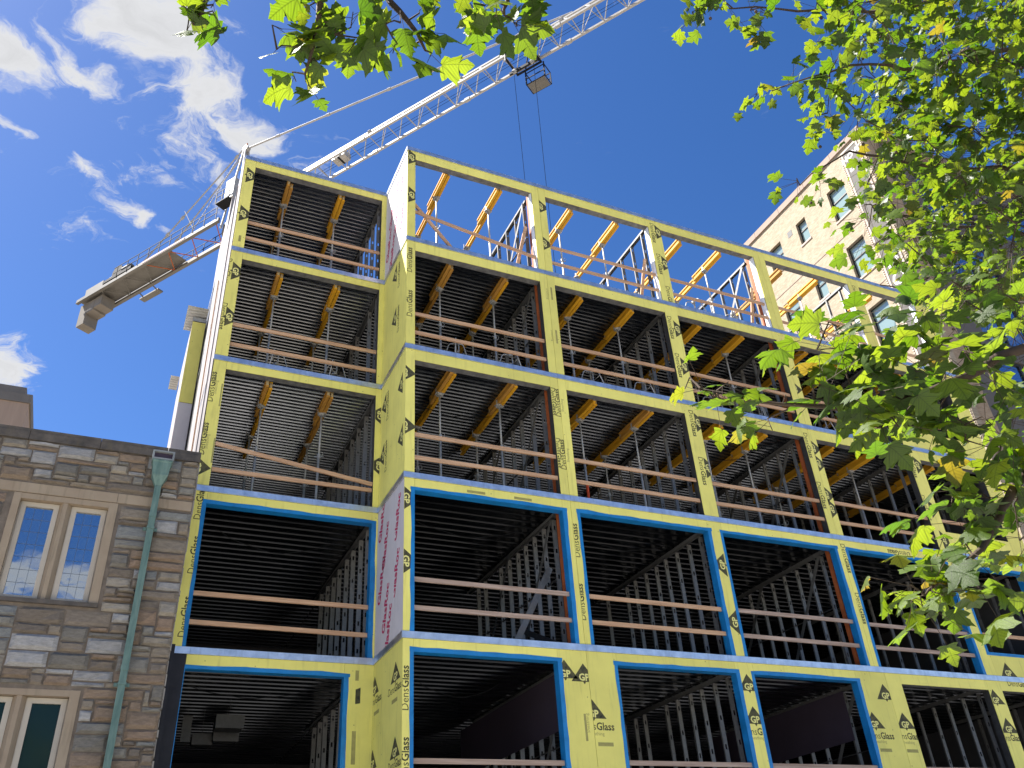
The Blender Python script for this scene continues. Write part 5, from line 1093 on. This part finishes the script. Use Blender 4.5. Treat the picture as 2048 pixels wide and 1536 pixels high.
TOP_OUT= [[-8.74,-16.17,8.02,0.3,10],[-9.04,-18.11,8.17,0.3,10],[-7.53,-18.04,7.94,0.3,10],[-7.75,-16.55,8.17,0.3,10],[-4.75,-17.12,7.72,0.3,10],[-8.4,-17.03,7.43,0.3,10],[-6.04,-16.69,6.84,0.3,10],[-7.03,-18.5,6.34,0.3,10],[-4.78,-17.91,7.22,0.3,10],[-7.02,-18.05,8.8,0.3,10],[-6.97,-17.55,9.01,0.3,10],[-4.96,-17.97,8.23,0.3,10],[-6.4,-15.61,7.99,0.3,10],[-6.2,-18.33,7.62,0.3,10],[-6.97,-16.4,8.18,0.3,10],[-4.25,-16.04,7.09,0.3,10],[-7.5,-18.61,8.7,0.3,10],[-7.64,-14.83,7.83,0.3,10],[-6.09,-17.89,6.5,0.3,10],[-6.68,-19.1,8.72,0.3,10],[-7.25,-15.82,7.04,0.3,10],[-8.9,-17.28,8.34,0.3,10],[-7.12,-17.32,8.58,0.3,10],[-7.02,-16.5,7.3,0.3,10],[-7.96,-15.75,7.64,0.3,10],[-7.23,-16.5,7.42,0.3,10],[-5.06,-17.25,8.05,0.3,10],[-6.46,-18.48,7.16,0.3,10],[-7.82,-18.54,7.06,0.3,10],[-9.06,-17.91,8.62,0.3,10],[-4.21,-16.66,7.03,0.3,10],[-6.03,-18.38,6.75,0.3,10],[-5.96,-18.75,6.56,0.3,10],[-4.97,-16.61,7.81,0.3,10],[-8.35,-18.57,8.43,0.3,10],[-4.45,-18.16,6.21,0.3,10],[-4.35,-18.3,8.4,0.3,10],[-6.39,-17.7,7.07,0.3,10],[-3.84,-18.06,7.56,0.3,10],[-6.85,-19.48,8.86,0.3,10],[-6.99,-17.36,8.03,0.3,10],[-3.84,-16.13,8.1,0.3,10],[-7.58,-18.86,7.6,0.3,10],[-3.8,-16.61,7.75,0.3,10],[-5.87,-16.87,7.23,0.3,10],[-6.4,-19.69,8.45,0.3,10],[-6.66,-16.27,7.22,0.3,10],[-7.77,-14.85,7.37,0.3,10],[-6.35,-17.19,7.02,0.3,10],[-7.05,-19.73,7.5,0.3,10]]

# ---------------------------------------------------------------- plane trees
LEAF = leaf_mat('plane_leaf', (0.05, 0.082, 0.02), (0.09, 0.205, 0.005), (0.28, 0.36, 0.010))
BARK = mat('twig_bark', (0.055, 0.038, 0.026), 0.85, var=0.3, scale=6, bump=0.3, bscale=30)
BARK_T = mat('plane_bark', (0.20, 0.17, 0.125), 0.85, col2=(0.36, 0.33, 0.25), scale=2.2, bump=0.3, bscale=12)
HALF = [(0.10, -0.05), (0.28, -0.06), (0.50, 0.02), (0.42, 0.14), (0.35, 0.22), (0.46, 0.29), (0.50, 0.39), (0.67, 0.52), (0.51, 0.54), (0.43, 0.62), (0.26, 0.57), (0.27, 0.70), (0.35, 0.77), (0.20, 0.86), (0.14, 0.95)]
def leaf_verts(rg):
    R = [(x * rg.uniform(0.9, 1.1), y + rg.uniform(-0.02, 0.02)) for x, y in HALF]
    Lh = [(-x * rg.uniform(0.9, 1.1), y + rg.uniform(-0.02, 0.02)) for x, y in HALF]
    rim = [(0.0, 0.0)] + R + [(rg.uniform(-0.05, 0.05), 1.08)] + Lh[::-1]
    fold = rg.uniform(-0.1, 0.65); droop = rg.uniform(0.0, 0.6); ph = rg.uniform(0, 6.28)
    f = lambda x, y: -fold * abs(x) * 0.8 - droop * (y - 0.3) ** 2 + 0.05 * math.sin(7 * y + ph) * (abs(x) + 0.2)
    mid = [(0.0, 0.22), (0.0, 0.55), (0.0, 0.82)]
    V = [(x, y, f(x, y) + rg.uniform(-0.015, 0.015)) for x, y in rim] + [(x, y, f(x, y) + 0.02) for x, y in mid]
    n = len(rim); F = []
    for i in range(n):
        j = (i + 1) % n; ym = (rim[i][1] + rim[j][1]) / 2
        c = n + (0 if ym < 0.38 else (1 if ym < 0.72 else 2))
        F.append((c, i, j))
    # close the seams between the three fans along the midrib
    for s in (1, -1):
        for lo_, hi_ in ((0, 1), (1, 2)):
            lim = 0.38 if lo_ == 0 else 0.72
            ks = [i for i in range(n) if (rim[i][0] * s >= 0)]
            best = None
            for i in range(n):
                j = (i + 1) % n
                a = (rim[i - 1][1] + rim[i][1]) / 2 < lim; b = (rim[i][1] + rim[j][1]) / 2 < lim
                if a != b and rim[i][0] * s > 0: best = i
            if best is not None: F.append((n + lo_, best, n + hi_) if s > 0 else (n + lo_, n + hi_, best))
    return V, F
def put_uv(me, co):
    l = me.uv_layers.new(name='leaf'); idx = [0] * len(me.loops); me.loops.foreach_get('vertex_index', idx)
    l.data.foreach_set('uv', [c for i in idx for c in co[i]])
rg = random.Random(21)
LEAVES = [leaf_verts(rg) for _ in range(24)]
LMESH = []
for V, F in LEAVES:
    me = bpy.data.meshes.new('leaf'); me.from_pydata(V, [], F); me.materials.append(LEAF); put_uv(me, [(v[0], v[1]) for v in V]); me.polygons.foreach_set('use_smooth', [True] * len(F)); me.update(); LMESH.append(me)
def leaf_matrix(p, out, size):
    """Leaf base at p, tip outward and drooping, face turned loosely to the sky."""
    az = math.atan2(out.y, out.x) + rg.gauss(0, 0.9)
    dr = rg.uniform(-1.25, 0.25)
    d = Vector((math.cos(az) * math.cos(dr), math.sin(az) * math.cos(dr), math.sin(dr)))
    n = Vector((rg.gauss(0, 0.42), rg.gauss(0, 0.42), 1.0)) + SUN_TO * 0.35
    n = (n - d * n.dot(d))
    if n.length < 0.05: n = d.orthogonal()
    n.normalize(); x = d.cross(n)
    m = Matrix((x * size, d * size, n * size)).transposed().to_4x4(); m.translation = p
    return m
def plane_tree(name, label, base, trunk, limbs, clusters_near, clusters_far, out_clusters, size_near, size_far):
    t = thing(name, label, 'tree', base)
    pts = [Vector(p) for p in trunk]
    part('trunk', MB().path(pts, [0.30 - 0.2 * i / (len(pts) - 1) for i in range(len(pts))], n=12), BARK_T, t, True)
    nodes = []
    for lm in limbs:
        lp = [Vector(p) for p in lm]; fine_ = []
        for a, b in zip(lp, lp[1:]):
            for q in range(4): fine_.append(a.lerp(b, q / 4) + Vector((rg.gauss(0, 1), rg.gauss(0, 1), rg.gauss(0, 1))) * (a - b).length * 0.018)
        fine_.append(lp[-1])
        root = min(pts, key=lambda p: (p - fine_[0]).length)
        path = [root, root.lerp(fine_[0], 0.5) + Vector((0, 0, 0.15))] + fine_
        n = len(path); r0 = 0.013 if len(clusters_near) < 40 else 0.016
        part('limb', MB().path(path, [r0 * 2.2 * (1 - i / n) ** 1.3 + 0.005 for i in range(n)], n=7), BARK, t, True)
        nodes += fine_
    tw = MB(); soft = MB(); suv = []; count = 0; balls = 0
    allc = [(c, 0) for c in clusters_near] + [(c, 1) for c in clusters_far] + [(c, 2) for c in out_clusters]
    done = list(nodes)
    allc.sort(key=lambda e: (e[1] == 2, min((Vector(e[0][:3]) - q).length for q in nodes)))
    for (cx, cy, cz, rad, num), kind in allc:
        c = Vector((cx, cy, cz)); root = min(done, key=lambda q: (q - c).length)
        mid_ = root.lerp(c, 0.5) + Vector((rg.gauss(0, 0.03), rg.gauss(0, 0.03), 0.03 + abs(rg.gauss(0, 0.03))))
        wd = (0.0035, 0.0045, 0.008)[kind]
        tw.path([root, mid_, c], [wd * 1.6, wd * 1.2, wd * 0.7], n=5)
        if kind != 2 or rg.random() < 0.5: done.append(c)
        for q in range(num):
            off = Vector((rg.gauss(0, 1), rg.gauss(0, 1), rg.gauss(0, 0.8))) * rad * 0.75
            p = c + off; size = (size_near if kind == 0 else size_far) * rg.uniform(0.55, 1.25)
            anchor = mid_.lerp(c, rg.random())
            m = leaf_matrix(p, off, size)
            if kind != 2: tw.path([anchor, p], [0.0016 if kind == 0 else 0.002] * 2, n=3)
            if kind == 0 and count < 300:
                o = link('leaf', rg.choice(LMESH), t); o.matrix_local = Matrix.Identity(4); o.matrix_basis = m; count += 1
            else:
                V, F = rg.choice(LEAVES); i0 = len(soft.v)
                soft.v += [tuple(m @ Vector(v)) for v in V]; suv += [(v[0], v[1]) for v in V]; soft.f += [tuple(i0 + a for a in f) for f in F]; soft.mi += [0] * len(F)
        if kind == 1 and rg.random() < 0.22:
            q = c + Vector((rg.gauss(0, 0.1), rg.gauss(0, 0.1), -0.15)); b = MB()
            b.path([q + Vector((0, 0, -0.016)), q + Vector((0, 0, -0.011)), q, q + Vector((0, 0, 0.011)), q + Vector((0, 0, 0.016))], [0.003, 0.012, 0.016, 0.012, 0.003], n=8)
            b.path([q + Vector((0, 0, 0.015)), c], [0.0015, 0.0015], n=3)
            part('seed_ball', b, BARK, t, True)
    o = part('twig_tangle', tw, BARK, t); o['kind'] = 'stuff'
    if soft.f: o = part('foliage', soft, LEAF, t, True); o['kind'] = 'stuff'; put_uv(o.data, suv)
    return t
RIGHT_LIMBS = [
    [[0.1, -13.46, 4.6], [-0.86, -13.17, 4.1], [-1.33, -12.85, 3.89], [-1.7, -12.67, 3.82], [-2.02, -12.54, 3.89], [-2.34, -12.41, 3.91]],
    [[0.06, -13.22, 4.05], [-0.68, -12.78, 3.56], [-0.88, -12.71, 3.36], [-1.07, -12.67, 3.14], [-1.25, -12.54, 3.03], [-1.38, -12.5, 2.93]],
    [[3.54, -12.2, 5.77], [2.63, -11.55, 6.84], [2.1, -10.86, 7.03], [1.51, -10.83, 7.02]],
    [[4.15, -12.42, 6.98], [2.68, -12.01, 7.95], [1.72, -11.64, 8.02], [1.03, -11.39, 8.23], [0.66, -10.97, 7.99]],
    [[3.67, -13.24, 8.05], [2.24, -12.73, 8.75], [1.38, -12.23, 8.64], [0.56, -12.03, 8.55], [-0.03, -11.65, 8.4]],
    [[3.09, -14.05, 8.96], [1.92, -13.2, 9.21], [0.99, -12.46, 9.08], [-0.1, -12.19, 8.85], [-0.87, -11.86, 8.92]],
    [[4.23, -12.26, 6.74], [3.26, -11.45, 7.74], [2.42, -11.23, 7.79], [1.53, -11.07, 7.85]]]
TOP_LIMBS = [
    [[-4.75, -13.15, 6.73], [-4.58, -12.75, 5.71], [-4.58, -12.7, 5.44], [-4.59, -12.56, 5.27]],
    [[-4.11, -13.4, 6.76], [-4.28, -12.84, 5.73], [-4.12, -12.86, 5.47], [-4.06, -12.83, 5.38]],
    [[-5.27, -12.97, 6.64], [-5.1, -12.58, 5.61], [-5.11, -12.6, 5.44], [-5.13, -12.57, 5.36]],
    [[-3.75, -13.56, 6.75], [-3.69, -13.09, 5.73], [-3.72, -13.06, 5.54]]]
plane_tree('plane_tree', 'leafy plane tree reaching in from the right with backlit lobed leaves', (5.0, -13.2, 0), [(5.0, -13.2, 0), (5.05, -13.15, 1.5), (4.95, -13.2, 3.2), (4.9, -13.1, 5.0), (4.8, -13.2, 6.6), (4.7, -13.3, 8.6), (4.6, -13.4, 10.2)],
           RIGHT_LIMBS, RIGHT_NEAR, RIGHT_UP, RIGHT_OUT, 0.14, 0.125)
plane_tree('plane_tree', 'sprays of plane leaves hanging into the top of the picture against the sky', (-7.2, -18.6, 0), [(-7.2, -18.6, 0), (-7.15, -18.5, 1.6), (-7.2, -18.3, 3.4), (-7.0, -17.9, 5.4), (-6.7, -17.4, 7.0), (-6.2, -16.4, 8.0), (-5.4, -14.9, 8.1)],
           TOP_LIMBS, TOP, [], TOP_OUT, 0.135, 0.15)
for o in list(bpy.data.objects):      # scene units: nothing is left hidden or unnamed
    if o.type == 'MESH' and o.parent is None and 'kind' not in o and 'label' not in o: print('untagged', o.name)
